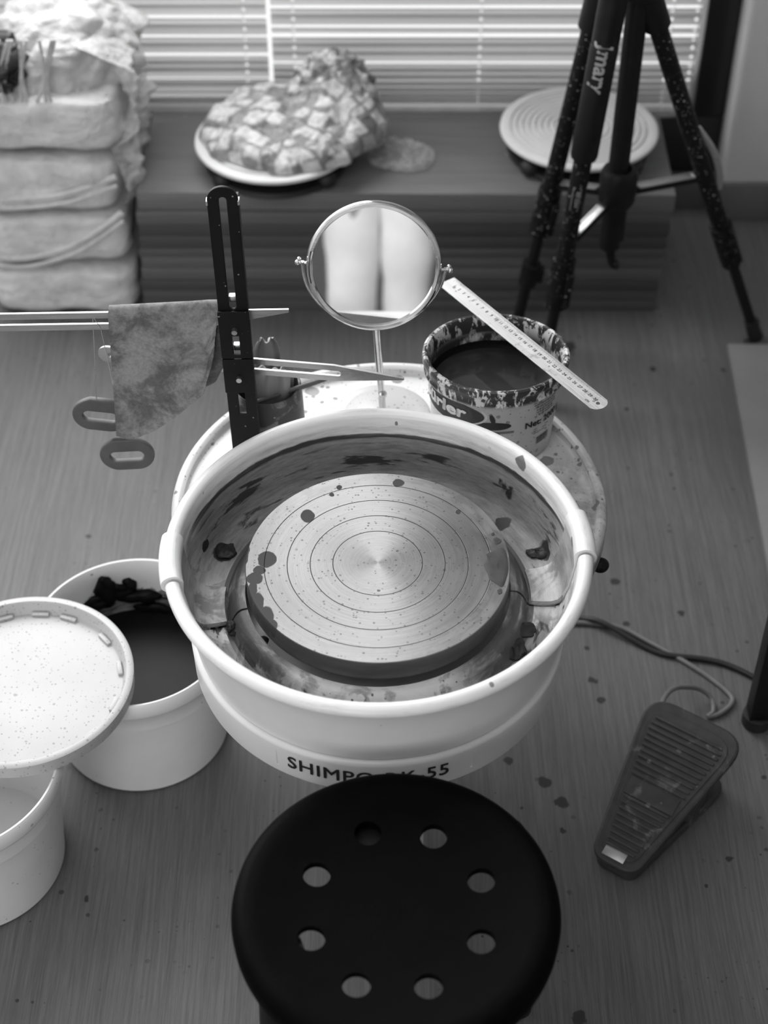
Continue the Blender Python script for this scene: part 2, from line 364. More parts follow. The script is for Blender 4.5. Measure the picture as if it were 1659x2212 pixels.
def _cup():
    g = G('clay_smeared_cup'); n = g.rng(g.noi(34, 5, .65, dist=1.), .50, .66)
    return g.fin(g.mix(g.ma('MAXIMUM', g.ma('MULTIPLY', n, .6), speckle(g, 190, .3, .2)), .035, .26), .45)
MAT['cup'] = _cup()

# ------------------------------------------------------------------ mesh helpers
def add(name, mesh, mat=None, parent=None, loc=(0, 0, 0), rot=(0, 0, 0), label=None, smooth=True):
    o = bpy.data.objects.new(name, mesh); COL.objects.link(o)
    if mat is not None:
        mesh.materials.clear(); mesh.materials.append(MAT[mat] if isinstance(mat, str) else mat)
    o.location = loc; o.rotation_euler = rot
    if parent is not None: o.parent = parent
    if label: o['label'] = label
    if smooth and len(mesh.polygons):
        mesh.polygons.foreach_set('use_smooth', [True] * len(mesh.polygons)); sharp(mesh)
    return o
def sharp(me, ang=40):
    try: me.set_sharp_from_angle(angle=R(ang))
    except Exception: pass
def thing(name, label, cat, loc=(0, 0, 0), rot=(0, 0, 0), group=None):
    o = bpy.data.objects.new(name, None); COL.objects.link(o); o.empty_display_size = .05
    o.location = loc; o.rotation_euler = rot; return tag(o, label, cat, group)
def tag(o, label, cat, group=None):
    o['label'] = label; o['category'] = cat
    if group: o['group'] = group
    return o
def struct(o): o['kind'] = 'structure'; return o
def from_py(v, f):
    me = bpy.data.meshes.new('m'); me.from_pydata([tuple(q) for q in v], [], f); me.update(); return me
def from_bm(bm):
    bmesh.ops.recalc_face_normals(bm, faces=bm.faces); me = bpy.data.meshes.new('m'); bm.to_mesh(me); bm.free(); return me
def join(*ms):
    bm = bmesh.new()
    for m in ms: bm.from_mesh(m)
    me = bpy.data.meshes.new('m'); bm.to_mesh(me); bm.free(); return me
def move(me, *mats):
    for m in mats: me.transform(m)
    return me
T = Matrix.Translation
def RX(a): return Matrix.Rotation(a, 4, 'X')
def RY(a): return Matrix.Rotation(a, 4, 'Y')
def RZ(a): return Matrix.Rotation(a, 4, 'Z')
def box(x0, x1, y0, y1, z0, z1, bev=0., seg=2):
    bm = bmesh.new(); bmesh.ops.create_cube(bm, size=1)
    bmesh.ops.scale(bm, vec=(x1 - x0, y1 - y0, z1 - z0), verts=bm.verts)
    bmesh.ops.translate(bm, vec=((x0 + x1) / 2, (y0 + y1) / 2, (z0 + z1) / 2), verts=bm.verts)
    if bev: bmesh.ops.bevel(bm, geom=bm.edges[:], offset=bev, segments=seg, affect='EDGES', profile=.5)
    return from_bm(bm)
def lathe(prof, n=96, a0=0., a1=2 * PI, closed=False, caps=False):
    """prof: list of (r, z); closed joins last to first; caps fill the end sections of a partial turn"""
    full = abs(a1 - a0 - 2 * PI) < 1e-6; m = n if full else n + 1; k = len(prof)
    v = []; f = []
    for i in range(m):
        a = a0 + (a1 - a0) * i / n
        for r, z in prof: v.append((r * math.cos(a), r * math.sin(a), z))
    for i in range(n):
        j = (i + 1) % m
        for q in range(k if closed else k - 1):
            p = (q + 1) % k; f.append((i * k + q, j * k + q, j * k + p, i * k + p))
    if caps and not full:
        f.append(tuple(range(k))[::-1]); f.append(tuple((m - 1) * k + q for q in range(k)))
    bm = bmesh.new(); me = from_py(v, f); bm.from_mesh(me)
    bmesh.ops.remove_doubles(bm, verts=bm.verts, dist=1e-6)
    bmesh.ops.dissolve_degenerate(bm, edges=bm.edges, dist=1e-7)
    return from_bm(bm)
def smoothpath(pts, n=8):
    p = [Vector(q) for q in pts]; out = []
    for i in range(len(p) - 1):
        a, b, c, d = p[max(i - 1, 0)], p[i], p[i + 1], p[min(i + 2, len(p) - 1)]
        for k in range(n):
            t = k / n
            out.append(.5 * ((2 * b) + (c - a) * t + (2 * a - 5 * b + 4 * c - d) * t * t + (3 * b - a - 3 * c + d) * t ** 3))
    return out + [p[-1]]
def tube(pts, r, n=12, cap=True, sx=1., closed=False, up=None):
    """r: number or list of radii; sx squashes the section"""
    pts = [Vector(p) for p in pts]; m = len(pts); rr = r if hasattr(r, '__len__') else [r] * m
    v = []; f = []; ref = Vector(up) if up else None
    for i, p in enumerate(pts):
        t = (pts[(i + 1) % m] - pts[i - 1]) if closed else (pts[min(i + 1, m - 1)] - pts[max(i - 1, 0)])
        t.normalize()
        if ref is None: ref = Vector((0, 0, 1)) if abs(t.z) < .9 else Vector((1, 0, 0))
        s = t.cross(ref).normalized(); u = s.cross(t).normalized()
        if not up: ref = u
        for k in range(n):
            a = 2 * PI * k / n; v.append(p + s * (math.cos(a) * rr[i] * sx) + u * (math.sin(a) * rr[i]))
    for i in range(m if closed else m - 1):
        j = (i + 1) % m
        for k in range(n): q = (k + 1) % n; f.append((i * n + k, i * n + q, j * n + q, j * n + k))
    if cap and not closed: f.append(tuple(range(n))[::-1]); f.append(tuple((m - 1) * n + k for k in range(n)))
    bm = bmesh.new(); bm.from_mesh(from_py(v, f)); return from_bm(bm)
def bar(a, b, w, d, bev=.001, up=(0, 0, 1)):
    """rectangular bar from a to b, w across, d along the up direction"""
    a, b = Vector(a), Vector(b); L = (b - a).length; y = (b - a).normalized()
    x = y.cross(Vector(up)).normalized(); z = x.cross(y)
    M = Matrix(((x.x, y.x, z.x, a.x), (x.y, y.y, z.y, a.y), (x.z, y.z, z.z, a.z), (0, 0, 0, 1)))
    return move(box(-w / 2, w / 2, 0, L, -d / 2, d / 2, bev), M)
def ball(r, c=(0, 0, 0), sc=(1, 1, 1), n=24):
    bm = bmesh.new(); bmesh.ops.create_uvsphere(bm, u_segments=n, v_segments=n // 2 + 2, radius=r)
    bmesh.ops.scale(bm, vec=sc, verts=bm.verts); bmesh.ops.translate(bm, vec=c, verts=bm.verts); return from_bm(bm)
def cyl(r, z0, z1, n=32, bev=0., c=(0, 0)):
    p = [(0, z0), (r - bev, z0), (r, z0 + bev), (r, z1 - bev), (r - bev, z1), (0, z1)] if bev else [(0, z0), (r, z0), (r, z1), (0, z1)]
    return move(lathe(p, n), T((c[0], c[1], 0)))
def grab(o):
    bpy.context.view_layer.update(); dg = bpy.context.evaluated_depsgraph_get()
    me = bpy.data.meshes.new_from_object(o.evaluated_get(dg)); bpy.data.objects.remove(o, do_unlink=True); return me
def plate(loops, t, bev=0.):
    """flat plate with holes in the XY plane, centred on z = 0"""
    cu = bpy.data.curves.new('c', 'CURVE'); cu.dimensions = '2D'; cu.fill_mode = 'BOTH'
    cu.extrude = max(t / 2 - bev, 1e-5); cu.bevel_depth = bev; cu.bevel_resolution = 1
    for lp in loops:
        s = cu.splines.new('POLY'); s.points.add(len(lp) - 1); s.use_cyclic_u = True
        for p, q in zip(s.points, lp): p.co = (q[0], q[1], 0, 1)
    o = bpy.data.objects.new('c', cu); COL.objects.link(o); return grab(o)
def stadium(cx, cy, w, h, n=10):
    r = min(w, h) / 2; out = []
    for k in range(4 * n):
        a = 2 * PI * (k + .5) / (4 * n); x, y = math.cos(a) * r, math.sin(a) * r
        out.append((cx + x + (w / 2 - r) * (1 if x > 0 else -1), cy + y + (h / 2 - r) * (1 if y > 0 else -1)))
    return out
def rrect(cx, cy, w, h, r, n=5):
    out = []
    for sx, sy, a in ((1, 1, 0), (-1, 1, 90), (-1, -1, 180), (1, -1, 270)):
        for k in range(n + 1):
            b = R(a + 90 * k / n); out.append((cx + sx * (w / 2 - r) + r * math.cos(b), cy + sy * (h / 2 - r) + r * math.sin(b)))
    return out
def text(t, size, ext=.0002, off=0., ax='CENTER', space=1.):
    cu = bpy.data.curves.new('t', 'FONT'); cu.body = t; cu.size = size; cu.extrude = ext; cu.offset = off; cu.align_x = ax; cu.align_y = 'CENTER'
    cu.space_character = space; cu.resolution_u = 3
    o = bpy.data.objects.new('t', cu); COL.objects.link(o); return grab(o)
def bold(t, size, d, **kw):
    return join(*[move(text(t, size, **kw), T((dx * d, dy * d, 0))) for dx, dy in ((1, 0), (-1, 0), (0, 1), (0, -1), (.7, .7), (-.7, -.7), (.7, -.7), (-.7, .7))])
def bend(me, r, a, z, sx=1.):
    """wrap a mesh lying in XY round a vertical cylinder; a = angle from -Y towards +X"""
    for v in me.vertices:
        b = a + v.co.x * sx / r; q = r + v.co.z; v.co = (q * math.sin(b), -q * math.cos(b), z + v.co.y)
    me.update(); return me
UPRIGHT = RX(PI / 2)      # XY plate -> faces -Y, its y becomes z
def displace(me, amp, sc, seed=0., axis=None, octv=4):
    for v in me.vertices:
        d = noise.fractal((v.co + Vector((seed, seed * 1.7, -seed))) * sc, 1.0, 2.0, octv)
        n = v.normal if axis is None else Vector(axis); v.co += n * d * amp
    me.update(); return me
def subdiv_box(x, y, z, n=14, p=4.0):
    """rounded box (superellipsoid) centred on the origin, half sizes x, y, z"""
    bm = bmesh.new(); bmesh.ops.create_cube(bm, size=2); bmesh.ops.subdivide_edges(bm, edges=bm.edges[:], cuts=n, use_grid_fill=True)
    for v in bm.verts:
        c = v.co; k = (abs(c.x) ** p + abs(c.y) ** p + abs(c.z) ** p) ** (-1 / p); v.co = Vector((c.x * k * x, c.y * k * y, c.z * k * z))
    return from_bm(bm)

# ------------------------------------------------------------------ the room
BACK = 2.745
struct(add('floor', box(-2.6, 1.9, -2.6, 3.0, -.06, 0), 'floor', smooth=False))
struct(add('ceiling', box(-2.6, 1.9, -2.6, 3.0, 2.6, 2.66), 'ceil', smooth=False))
struct(add('wall_left', box(-2.7, -2.6, -2.6, 3.0, 0, 2.6), 'wall', smooth=False))
struct(add('wall_right', box(1.9, 2.0, -2.6, 3.0, 0, 2.6), 'wall', smooth=False))
struct(add('wall_front', box(-2.6, 1.9, -2.7, -2.6, 0, 2.6), 'wall2', smooth=False))
pil = join(box(.650, 1.9, BACK, 3.0, 0, 2.6, .012, 3), box(-2.6, .650, BACK, 3.0, 2.35, 2.6), box(-2.6, -2.2, BACK, 3.0, 0, 2.35))
struct(add('wall_back', pil, 'wall', smooth=False))
struct(add('baseboard_back', box(.645, 1.9, BACK - .012, BACK, 0, .082, .003), 'skirting'))
# window: black frame standing on a low plinth, panes behind the blinds
fr = join(box(-2.2, .65, 2.80, 2.86, .02, .19, .004), box(.588, .65, 2.80, 2.86, .19, 2.35, .004), box(-2.2, -2.14, 2.80, 2.86, .19, 2.35, .004), box(-2.2, .65, 2.80, 2.86, 2.29, 2.35, .004))
win = struct(add('window_1', fr, 'frame'))
for x0, x1 in ((-2.14, .588),): add('pane', box(x0, x1, 2.826, 2.832, .19, 2.29), 'glass', win, smooth=False)
struct(add('trim_1', join(box(-2.2, .65, 2.775, 2.80, 0, .07, .002), box(-2.2, .65, 2.86, 3.0, 0, .10)), 'skirting'))
struct(add('trim_2', box(-2.4, .8, 2.865, 3.06, .06, .12), 'skirting', smooth=False))  # unseen outer sill, added to darken the view through the low slats

# ------------------------------------------------------------------ venetian blinds
random.seed(5)
def blind(x0, x1, holes, label, gaps, seed, zb=.247):
    t = thing('venetian_blind', label, 'blind', ((x0 + x1) / 2, 2.738, 0), (0, 0, 0), 'venetian blinds on the window')
    rnd = random.Random(seed); cxx = (x0 + x1) / 2
    zs = []; z = zb + .008
    while z < 2.24:
        zs.append(z); k = len(zs); z += .0095 + min(k, 9) * .0010
    v = []; f = []
    xs = [x0]
    for h in sorted(holes): xs += [h - .0026, h + .0026]
    xs.append(x1)
    for i, z in enumerate(zs):
        lift = 0
        al = R(rnd.uniform(69, 76))
        if any(abs(z - q) < .0085 for q in gaps) or (z > .47 and rnd.random() < .4): al = R(rnd.uniform(49, 54)); z -= .0030
        al += R(rnd.uniform(-1, 1)); tilt = rnd.uniform(-.001, .001)
        st = (-.0125, -.0035, .0035, .0125)
        b = len(v)
        for x in xs:
            for s in st:
                cv = .0012 * (1 - (s / .0125) ** 2)
                # room-side edge up
                yy = s * math.cos(al) + cv * math.sin(al); zz = -s * math.sin(al) + cv * math.cos(al)
                v.append((x - cxx, yy, z + zz + tilt * (x - cxx)))
        for q in range(len(xs) - 1):
            for s in range(3):
                if q % 2 == 1 and s == 1: continue          # the cord hole
                a = b + q * 4 + s; f.append((a, a + 4, a + 5, a + 1))
    add('slats', from_py(v, f), 'slat', t)
    add('bottom_rail', box(x0 - cxx, x1 - cxx, -.011, .011, zb - .010, zb, .003), 'rail', t)
    add('head_rail', box(x0 - cxx, x1 - cxx, -.02, .02, 2.25, 2.285, .002), 'rail', t)
    for h in holes:
        add('ladder_cord', tube([(h - cxx, -.0135, zb - .003), (h - cxx, -.0135, 2.26)], .0006, 6), 'cord', t)
    return t
gl = [atY(400, y, 2.738).z for y in (10, 31, 49, 82, 129, 169, 205)]
gr = [atY(700, y, 2.738).z for y in (15, 53, 72, 92, 136)] 
blind(-2.12, -.2095, (-1.9, -1.55, -1.2, -.86, -.558, -.2502), 'wide white venetian blind behind the clay bags, left of the bright slit', gl, 3)
blind(-.2025, .566, (-.1623, .1738, .514, .558), 'white venetian blind behind the ribbed disc, right of the bright slit', gr, 8)

# ------------------------------------------------------------------ stack of boards
ORD = ['topmost', 'second', 'third', 'fourth', 'fifth', 'sixth', 'seventh', 'eighth', 'ninth', 'lowest']
th = [.036, .024, .027, .026, .019, .024, .025, .023, .022, .024]
z = .25
rnd = random.Random(2)
for i, t in enumerate(th):
    dx = -.0095 * (1 - z / .25) + rnd.uniform(-.002, .002); dy = rnd.uniform(-.0025, .0025)
    nm = 'wooden_board'
    lb = ('topmost smooth grey board of the long stack under the blinds, carrying both discs' if i == 0 else
          'long wooden board, lowest of the stack, lying on the floor' if i == 9 else
          'long dark wooden board, %s from the top of the stack under the blinds' % ORD[i])
    o = add(nm, box(-.467, .467, -.137, .137, 0, t - .0006, .0015), 'board_top' if i == 0 else MAT['board'][(i * 2 + i // 3) % 3], None, (.037 + dx, 2.578 + dy, z - t), (0, 0, R(-.6) if i == 0 else R(rnd.uniform(-.25, .1))))
    tag(o, lb, 'board', 'boards stacked under the window'); z -= t

# ------------------------------------------------------------------ turntables, wrapped work, clear bag
def turntable(x, y, r, label):
    t = thing('banding_wheel', label, 'turntable', (x, y, .2502))
    pr = [(0, .036), (r - .012, .037), (r - .003, .040), (r, .044), (r - .001, .048), (r - .006, .0500)]
    k = 10
    for i in range(k):
        a = r - .012 - (r - .03) * i / k; w = (r - .03) / k
        pr += [(a, .0498), (a - w * .5, .0498), (a - w * .58, .0450), (a - w * .92, .0450)]
    pr += [(.016, .0498), (0, .0498)]
    add('top_disc', lathe(pr, 128), 'disc', t)
    add('pedestal', lathe([(0, .006), (.03, .006), (.022, .016), (.02, .037), (0, .037)], 40), 'dark', t)
    add('foot', lathe([(0, 0), (.121, 0), (.125, .004), (.123, .012), (.06, .018), (0, .020)], 64), 'dark', t)
    for a in (222, 318, 90): add('foot_knob', ball(.017, (.122 * math.cos(R(a)), .122 * math.sin(R(a)), .0165), (1, 1, .95)), 'dark', t)
    return t
turntable(.345, 2.582, .140, 'ribbed pale disc on a dark turntable base behind the tripod')
turntable(-.190, 2.545, .142, 'pale turntable disc under the patterned plastic bundle')
# bundle wrapped in printed plastic
bm = bmesh.new(); bmesh.ops.create_icosphere(bm, subdivisions=6, radius=1)
for v in bm.verts:
    x, y, zq = v.co; up = max(zq, 0)
    hr = math.exp(-(((x - .62) / .38) ** 2 + ((y - .35) / .6) ** 2))
    v.co = Vector((x * .163 + .018, y * .125 * (1 - .15 * x), (.060 * up ** .8 + .085 * hr * up ** .5) if zq > 0 else zq * .004))
    n1 = noise.fractal(v.co * 16, 1., 2., 5); n2 = noise.turbulence(v.co * 30 + Vector((3, 1, 2)), 4, True)
    v.co += Vector((noise.noise(v.co * 22 + Vector((9, 0, 0))) * .010, noise.noise(v.co * 22 + Vector((0, 7, 0))) * .010, (n1 * .012 + (n2 - .5) * .012 * (.5 + hr)) * (up ** .3)))
    if v.co.z < .0015: v.co.z = .0015
w = add('wrapped_bundle', from_bm(bm), 'patch', None, (-.175, 2.560, .3005)); tag(w, 'lumpy bundle wrapped in patchwork-printed plastic on the left disc', 'wrapped bundle')
for v in w.data.vertices:       # hem hanging over the front of the disc
    if v.co.y < -.09 and v.co.x > -.02: v.co.y -= .012
# crumpled upright gather of the wrap
bm = bmesh.new(); bmesh.ops.create_icosphere(bm, subdivisions=5, radius=1)
for v in bm.verts:
    c = v.co.copy(); k = 1 + .22 * noise.turbulence(c * 2.4 + Vector((4, 2, 1)), 4, True)
    v.co = Vector((c.x * .066 * k * (1 - .18 * c.z), c.y * .045 * k, c.z * .062 * k)) + Vector((noise.noise(c * 5) * .012, 0, noise.noise(c * 6 + Vector((5, 5, 5))) * .010))
add('gathered_end', from_bm(bm), 'patch', w, (.088, .045, .062), (0, R(14), 0))
# clear bag lying flat
bm = bmesh.new(); bmesh.ops.create_grid(bm, x_segments=60, y_segments=50, size=1)
for v in bm.verts:
    x, y = v.co.x, v.co.y; k = 1 - .25 * (x * x * y * y); e = math.sqrt(max(0, (1 - x * x) * (1 - y * y)))
    h = .014 * e + .012 * e * noise.fractal(Vector((x * 3, y * 3, 1)), 1, 2, 5) + .006 * noise.turbulence(Vector((x * 5, y * 5, 4)), 3, True) * e
    v.co = Vector((x * .062 * k, y * .050 * k, max(.0015, h + .002)))
o = add('clear_bag', from_bm(bm), 'film', None, (.030, 2.560, .2505), (0, 0, R(-20))); tag(o, 'crumpled clear plastic bag lying flat beside the wrapped bundle', 'plastic bag')

# ------------------------------------------------------------------ clay bags
def clay_bag(z0, h, x, y, w, d, rz, seed, label, seam=None):
    t = thing('clay_bag', label, 'bag of clay', (x, y, z0), (0, 0, R(rz)), 'bags of clay stacked by the window')
    me = subdiv_box(w / 2, d / 2, h / 2 * 1.06, 30, 7)
    for v in me.vertices:
        c = v.co; s = c.x / (w / 2)
        c.z += -.006 * s * s + .007 * noise.noise(Vector((c.x * 7 + seed, c.y * 6, seed)))
        n = noise.fractal(c * 9 + Vector((seed, 0, 0)), 1, 2, 4); q = noise.turbulence(Vector((c.x * 9, c.y * 9, c.z * 22)) + Vector((seed, 3, 0)), 3, True)
        v.co = c + v.normal * (n * .007 + (q - .4) * .004)
    zmin = min(v.co.z for v in me.vertices); zmax = max(v.co.z for v in me.vertices)
    for v in me.vertices: v.co.z = (v.co.z - zmin) / (zmax - zmin) * h
    add('wrapper', me, 'wrap', t)
    if seam:
        pts = [(w / 2 * u, -d / 2 - .003 + .014 * abs(u) ** 5, h * (s0)) for u, s0 in seam]
        pts = smoothpath(pts, 6)
        add('folded_seam', tube(pts, .006, 10, True, .55), 'wrap', t)
        add('folded_seam', tube([p + Vector((0, -.001, -.017)) for p in pts], .004, 10, True, .5), 'wrap', t)
    return t
clay_bag(.001, .107, -.578, 2.555, .262, .27, 0, 3., 'lowest bag of clay in the left stack, standing on the floor')
clay_bag(.109, .112, -.588, 2.552, .274, .26, 1, 11., 'second clay bag from the floor, with a long slanting seam', [(-1, .22), (-.4, .2), (.2, .4), (.6, .68), (.96, .98)])
clay_bag(.222, .118, -.594, 2.548, .286, .26, -1, 23., 'third clay bag from the floor, with a nearly level double seam', [(-1, .22), (-.3, .28), (.4, .40), (.98, .62)])
tb = clay_bag(.341, .112, -.594, 2.545, .300, .27, 1, 37., 'topmost opened clay bag with torn crumpled plastic above it')
# torn cover above the top bag
bm = bmesh.new(); bmesh.ops.create_icosphere(bm, subdivisions=6, radius=1)
for v in list(bm.verts):
    c = v.co
    if c.z < -.25: c.z = -.25
for v in bm.verts:
    c = v.co.copy(); n = noise.turbulence(c * 1.5 + Vector((2, 6, 1)), 3, True); n2 = noise.fractal(c * 2.4, 1, 2, 3)
    k = 1 + .20 * (n - .5) + .05 * n2
    v.co = Vector((c.x * .142 * k, c.y * .118 * k, .105 + c.z * .118 * k + .02 * c.x))
add('torn_cover', from_bm(bm), 'wrap2', tb, (.042, .01, .0), label='torn crumpled plastic')
# strings of torn plastic across the dark opening
add('opening', displace(ball(.05, (0, 0, 0), (.80, .28, .95), 40), .022, 26, 3.), 'shade_dark', tb, (-.034, -.102, .160), (R(-25), 0, 0), label='dark lump painted as the shaded opening in the torn plastic')  # solid dark lump, its colour stands for shade inside the opening
rs = random.Random(9)
for k in range(9):
    x = -.055 + .013 * k + rs.uniform(-.004, .004)
    add('plastic_strand', tube(smoothpath([(x, -.125, .100), (x + rs.uniform(-.01, .02), -.122, .14), (x + rs.uniform(.0, .03), -.116, .205)], 5), .0030, 6), 'wrap2', tb)
# loose plastic hanging down the right side
v = []; f = []; NX, NZ = 26, 60
for j in range(NZ + 1):
    t = j / NZ
    for i in range(NX + 1):
        s = i / NX; p = Vector((.138 + .028 * math.sin(t * 5) * .4 + .010 * math.sin(t * 17), -.105 + .20 * s, .185 - .30 * t))
        if t < .12: p.x -= (.12 - t) * .5
        p.x += .024 * noise.fractal(Vector((s * 3.2, t * 7, 2)), 1, 2, 5) + .012 * math.sin(s * 9 + t * 6)
        v.append(p)
for j in range(NZ):
    for i in range(NX): a = j * (NX + 1) + i; f.append((a, a + 1, a + NX + 2, a + NX + 1))
add('hanging_plastic', from_py(v, f), 'veil', tb, (.022, -.004, .0))

# ------------------------------------------------------------------ pottery wheel
WX, WY = -.007, 1.311
wheel = thing('pottery_wheel', 'white electric pottery wheel with round metal head in the centre', 'pottery wheel', (WX, WY, 0))
def arc(cx, cz, r, a0, a1, n): return [(cx + r * math.cos(R(a0 + (a1 - a0) * k / n)), cz + r * math.sin(R(a0 + (a1 - a0) * k / n))) for k in range(n + 1)]
add('body', lathe([(0, .4085), (.205, .4085), (.2105, .4075)] + arc(.2125, .4005, .006, 80, 0, 5) + [(.2180, .390), (.2172, .360), (.2160, .355), (.211, .352), (0, .352)], 160), 'wheel', wheel)
add('motor_housing', lathe([(0, .12), (.075, .12), (.085, .13), (.090, .34), (.090, .3515), (0, .3515)], 64), 'wheel', wheel, (0, .06, 0))
for a in (90, 254, 286):
    ca, sa = math.cos(R(a)), math.sin(R(a))
    lg = add('leg', tube([(ca * .135, sa * .135, .352), (ca * .145, sa * .145, .02)], .016, 16), 'wheel', wheel)
    add('rubber_foot', cyl(.022, 0, .022, 20, .003, (ca * .145, sa * .145)), 'rubber', lg)
add('shaft', cyl(.024, .4087, .4635, 32), 'steel', wheel)
add('wheel_head', lathe([(0, .4635), (.146, .4635), (.149, .4655), (.150, .468), (.150, .4922), (.1492, .4935), (.13, .4935), (.09, .4935), (.045, .4935), (0, .4935)], 180), 'head', wheel, label='turned metal wheel head with four scribed rings')
# wet clay left on the head
def puddle(px, z, h, mat, n=40, seed=0., nm='wet_clay', par=None, org=(0, 0, 0)):
    c = Vector((sum(p[0] for p in px) / len(px), sum(p[1] for p in px) / len(px)))
    loop = smoothpath([Vector((p[0], p[1], 0)) for p in px] + [Vector((px[0][0], px[0][1], 0))], 5)[:-1]
    cen = atz(c.x, c.y, z); W = [atz(p.x, p.y, z) for p in loop]
    v = []; f = []; K = 7; m = len(W)
    for k in range(1, K + 1):
        s = k / K
        for q in W:
            p = cen.lerp(q, s); hh = h * (1 - s ** 3.5) * (.75 + .5 * noise.noise(p * 60 + Vector((seed, 0, 0)))) + h * .55 * math.exp(-((s - .86) / .09) ** 2) * (.5 + noise.noise(p * 45))
            v.append(p - Vector(org) + Vector((0, 0, .00015 + max(0, hh))) if k < K else p - Vector(org))
    v.append(cen - Vector(org) + Vector((0, 0, h)))
    for k in range(K - 1):
        for i in range(m): j = (i + 1) % m; f.append((k * m + i, k * m + j, (k + 1) * m + j, (k + 1) * m + i))
    for i in range(m): f.append((len(v) - 1, (i + 1) % m, i))
    bm = bmesh.new(); bm.from_mesh(from_py(v, f)); return add(nm, from_bm(bm), mat, par)
puddle([(1050, 1197), (1066, 1190), (1084, 1183), (1093, 1192), (1097, 1210), (1098, 1232), (1094, 1250), (1086, 1268), (1072, 1262), (1058, 1252), (1053, 1238), (1045, 1222), (1052, 1208)], .4936, .0022, 'claypale', par=wheel, org=(WX, WY, 0), seed=2.)
puddle([(1064, 1165), (1073, 1161), (1083, 1167), (1080, 1174), (1070, 1176)], .4936, .0012, 'claypale', par=wheel, org=(WX, WY, 0), seed=3.)
puddle([(1060, 1153), (1066, 1150), (1069, 1155), (1063, 1158)], .4936, .001, 'claypale', par=wheel, org=(WX, WY, 0), seed=4.)
puddle([(1074, 1275), (1083, 1272), (1085, 1281), (1077, 1284)], .4936, .001, 'claypale', par=wheel, org=(WX, WY, 0), seed=5.)
# rear tray with raised lip
TX, TY, TR, TZ = .0066, 1.506, .2728, .400
def tray():
    v = []; f = []; N = 120
    lip = [(TR - .020, 0), (TR - .0165, .0005), (TR - .0135, .004)] + [(TR - .008 + .0075 * math.cos(R(a)), .005 + .0075 * math.sin(R(a))) for a in (150, 120, 90, 60, 30, 0, -40)] + [(TR - .001, -.012), (TR - .006, -.030), (TR - .03, -.034)]
    cx, cy = WX - TX, WY - TY; ri = .2165
    prof0 = None
    for i in range(N + 1):
        a = R(-46 + 272 * i / N); dx, dy = math.cos(a), math.sin(a)
        # inner end: where the ray leaves the wheel body circle
        bq = dx * cx + dy * cy; disc = bq * bq - (cx * cx + cy * cy - ri * ri); rin = bq + math.sqrt(max(disc, 0)) if disc > 0 else 0
        rin = min(max(rin, .01), TR - .022)
        row = [(rin + (TR - .021 - rin) * k / 10, 0) for k in range(11)] + lip + [(rin, -.034)]
        for r, z in row: v.append((r * dx, r * dy, TZ + z))
    k = len(v) // (N + 1)
    for i in range(N):
        for q in range(k - 1): f.append((i * k + q, (i + 1) * k + q, (i + 1) * k + q + 1, i * k + q + 1))
    bm = bmesh.new(); bm.from_mesh(from_py(v, f)); return from_bm(bm)
add('tray', tray(), 'tray', wheel, (TX - WX, TY - WY, 0), label='white tray speckled with clay')
kp = atz(1297, 1221, .375) - Vector((WX, WY, 0))
lv = add('lever', tube([(.205, .03, .372), (kp.x - .012, kp.y - .004, .374)], .005, 10), 'black', wheel)
add('lever_knob', ball(.0098, kp, (1.1, 1, 1)), 'black', lv)
# name sticker on the front of the body
st = add('name_sticker', bend(plate([rrect(0, 0, .226, .0265, .002)], .0003), .2182, R(-1.0), .3815), 'sticker', wheel)
me = bold('SHIMPO RK-55', .0268, .00035, ext=.0001, space=1.08); 
add('lettering', bend(me, .2187, R(-2.9), .3815), 'ink', st, label='black lettering')
for v_ in st.data.vertices: pass

# ------------------------------------------------------------------ splash pan (two halves)
pan = thing('splash_pan', 'white two-piece splash pan round the wheel head, smeared with clay', 'splash pan', (WX, WY, 0))
RIM = (.2325, .5145)
def pan_profile(off=0., rimr=.0085):
    outer = [(.2135 + off, .4092), (.2145 + off, .416), (.2215 + off, .470), (.2262 + off, .503)]
    rim = [(RIM[0] + (rimr) * math.cos(R(a)), RIM[1] + (rimr) * math.sin(R(a))) for a in range(-120, 186, 18)]
    inner = [(.2232, .503), (.2185, .468), (.2125, .446), (.209, .439), (.203, .4355), (.190, .434), (.175, .4345), (.1715, .438), (.1675, .4475), (.1635, .4530), (.159, .4560), (.152, .4565)]
    under = [(.152, .4540), (.158, .4530), (.163, .447), (.168, .4310), (.20, .4305), (.207, .4265), (.2085, .4092)]
    return outer + rim + inner + under
def strip_profile():      # raised overlap strip: runs over the rim, down the wall and across the floor
    rim = [(RIM[0] + .0128 * math.cos(R(a)), RIM[1] + .0122 * math.sin(R(a))) for a in range(-78, 186, 18)]
    inn = [(.2208, .500), (.2160, .468), (.2095, .449), (.206, .4445), (.1995, .4415), (.190, .4408), (.182, .4408), (.1765, .4408)]
    back = [(.1765, .4345), (.182, .4342), (.19, .4342), (.203, .4357), (.209, .4392), (.2126, .4462), (.2186, .4682), (.2233, .503)]
    rb = [(RIM[0] + .0086 * math.cos(R(a)), RIM[1] + .0086 * math.sin(R(a))) for a in range(186, -79, -18)]
    return rim + inn + back + rb
rear = add('pan_half', lathe(pan_profile(), 120, R(-2.9), R(193.4), True, True), 'pan', pan)
frnt = add('pan_half', lathe(pan_profile(), 120, R(194.5), R(356.0), True, True), 'pan', pan)
for a0, a1 in ((176, 193.6), (-3.2, 13)):
    add('joint_sleeve', lathe(strip_profile(), 18, R(a0), R(a1), True, True), 'strip', rear)
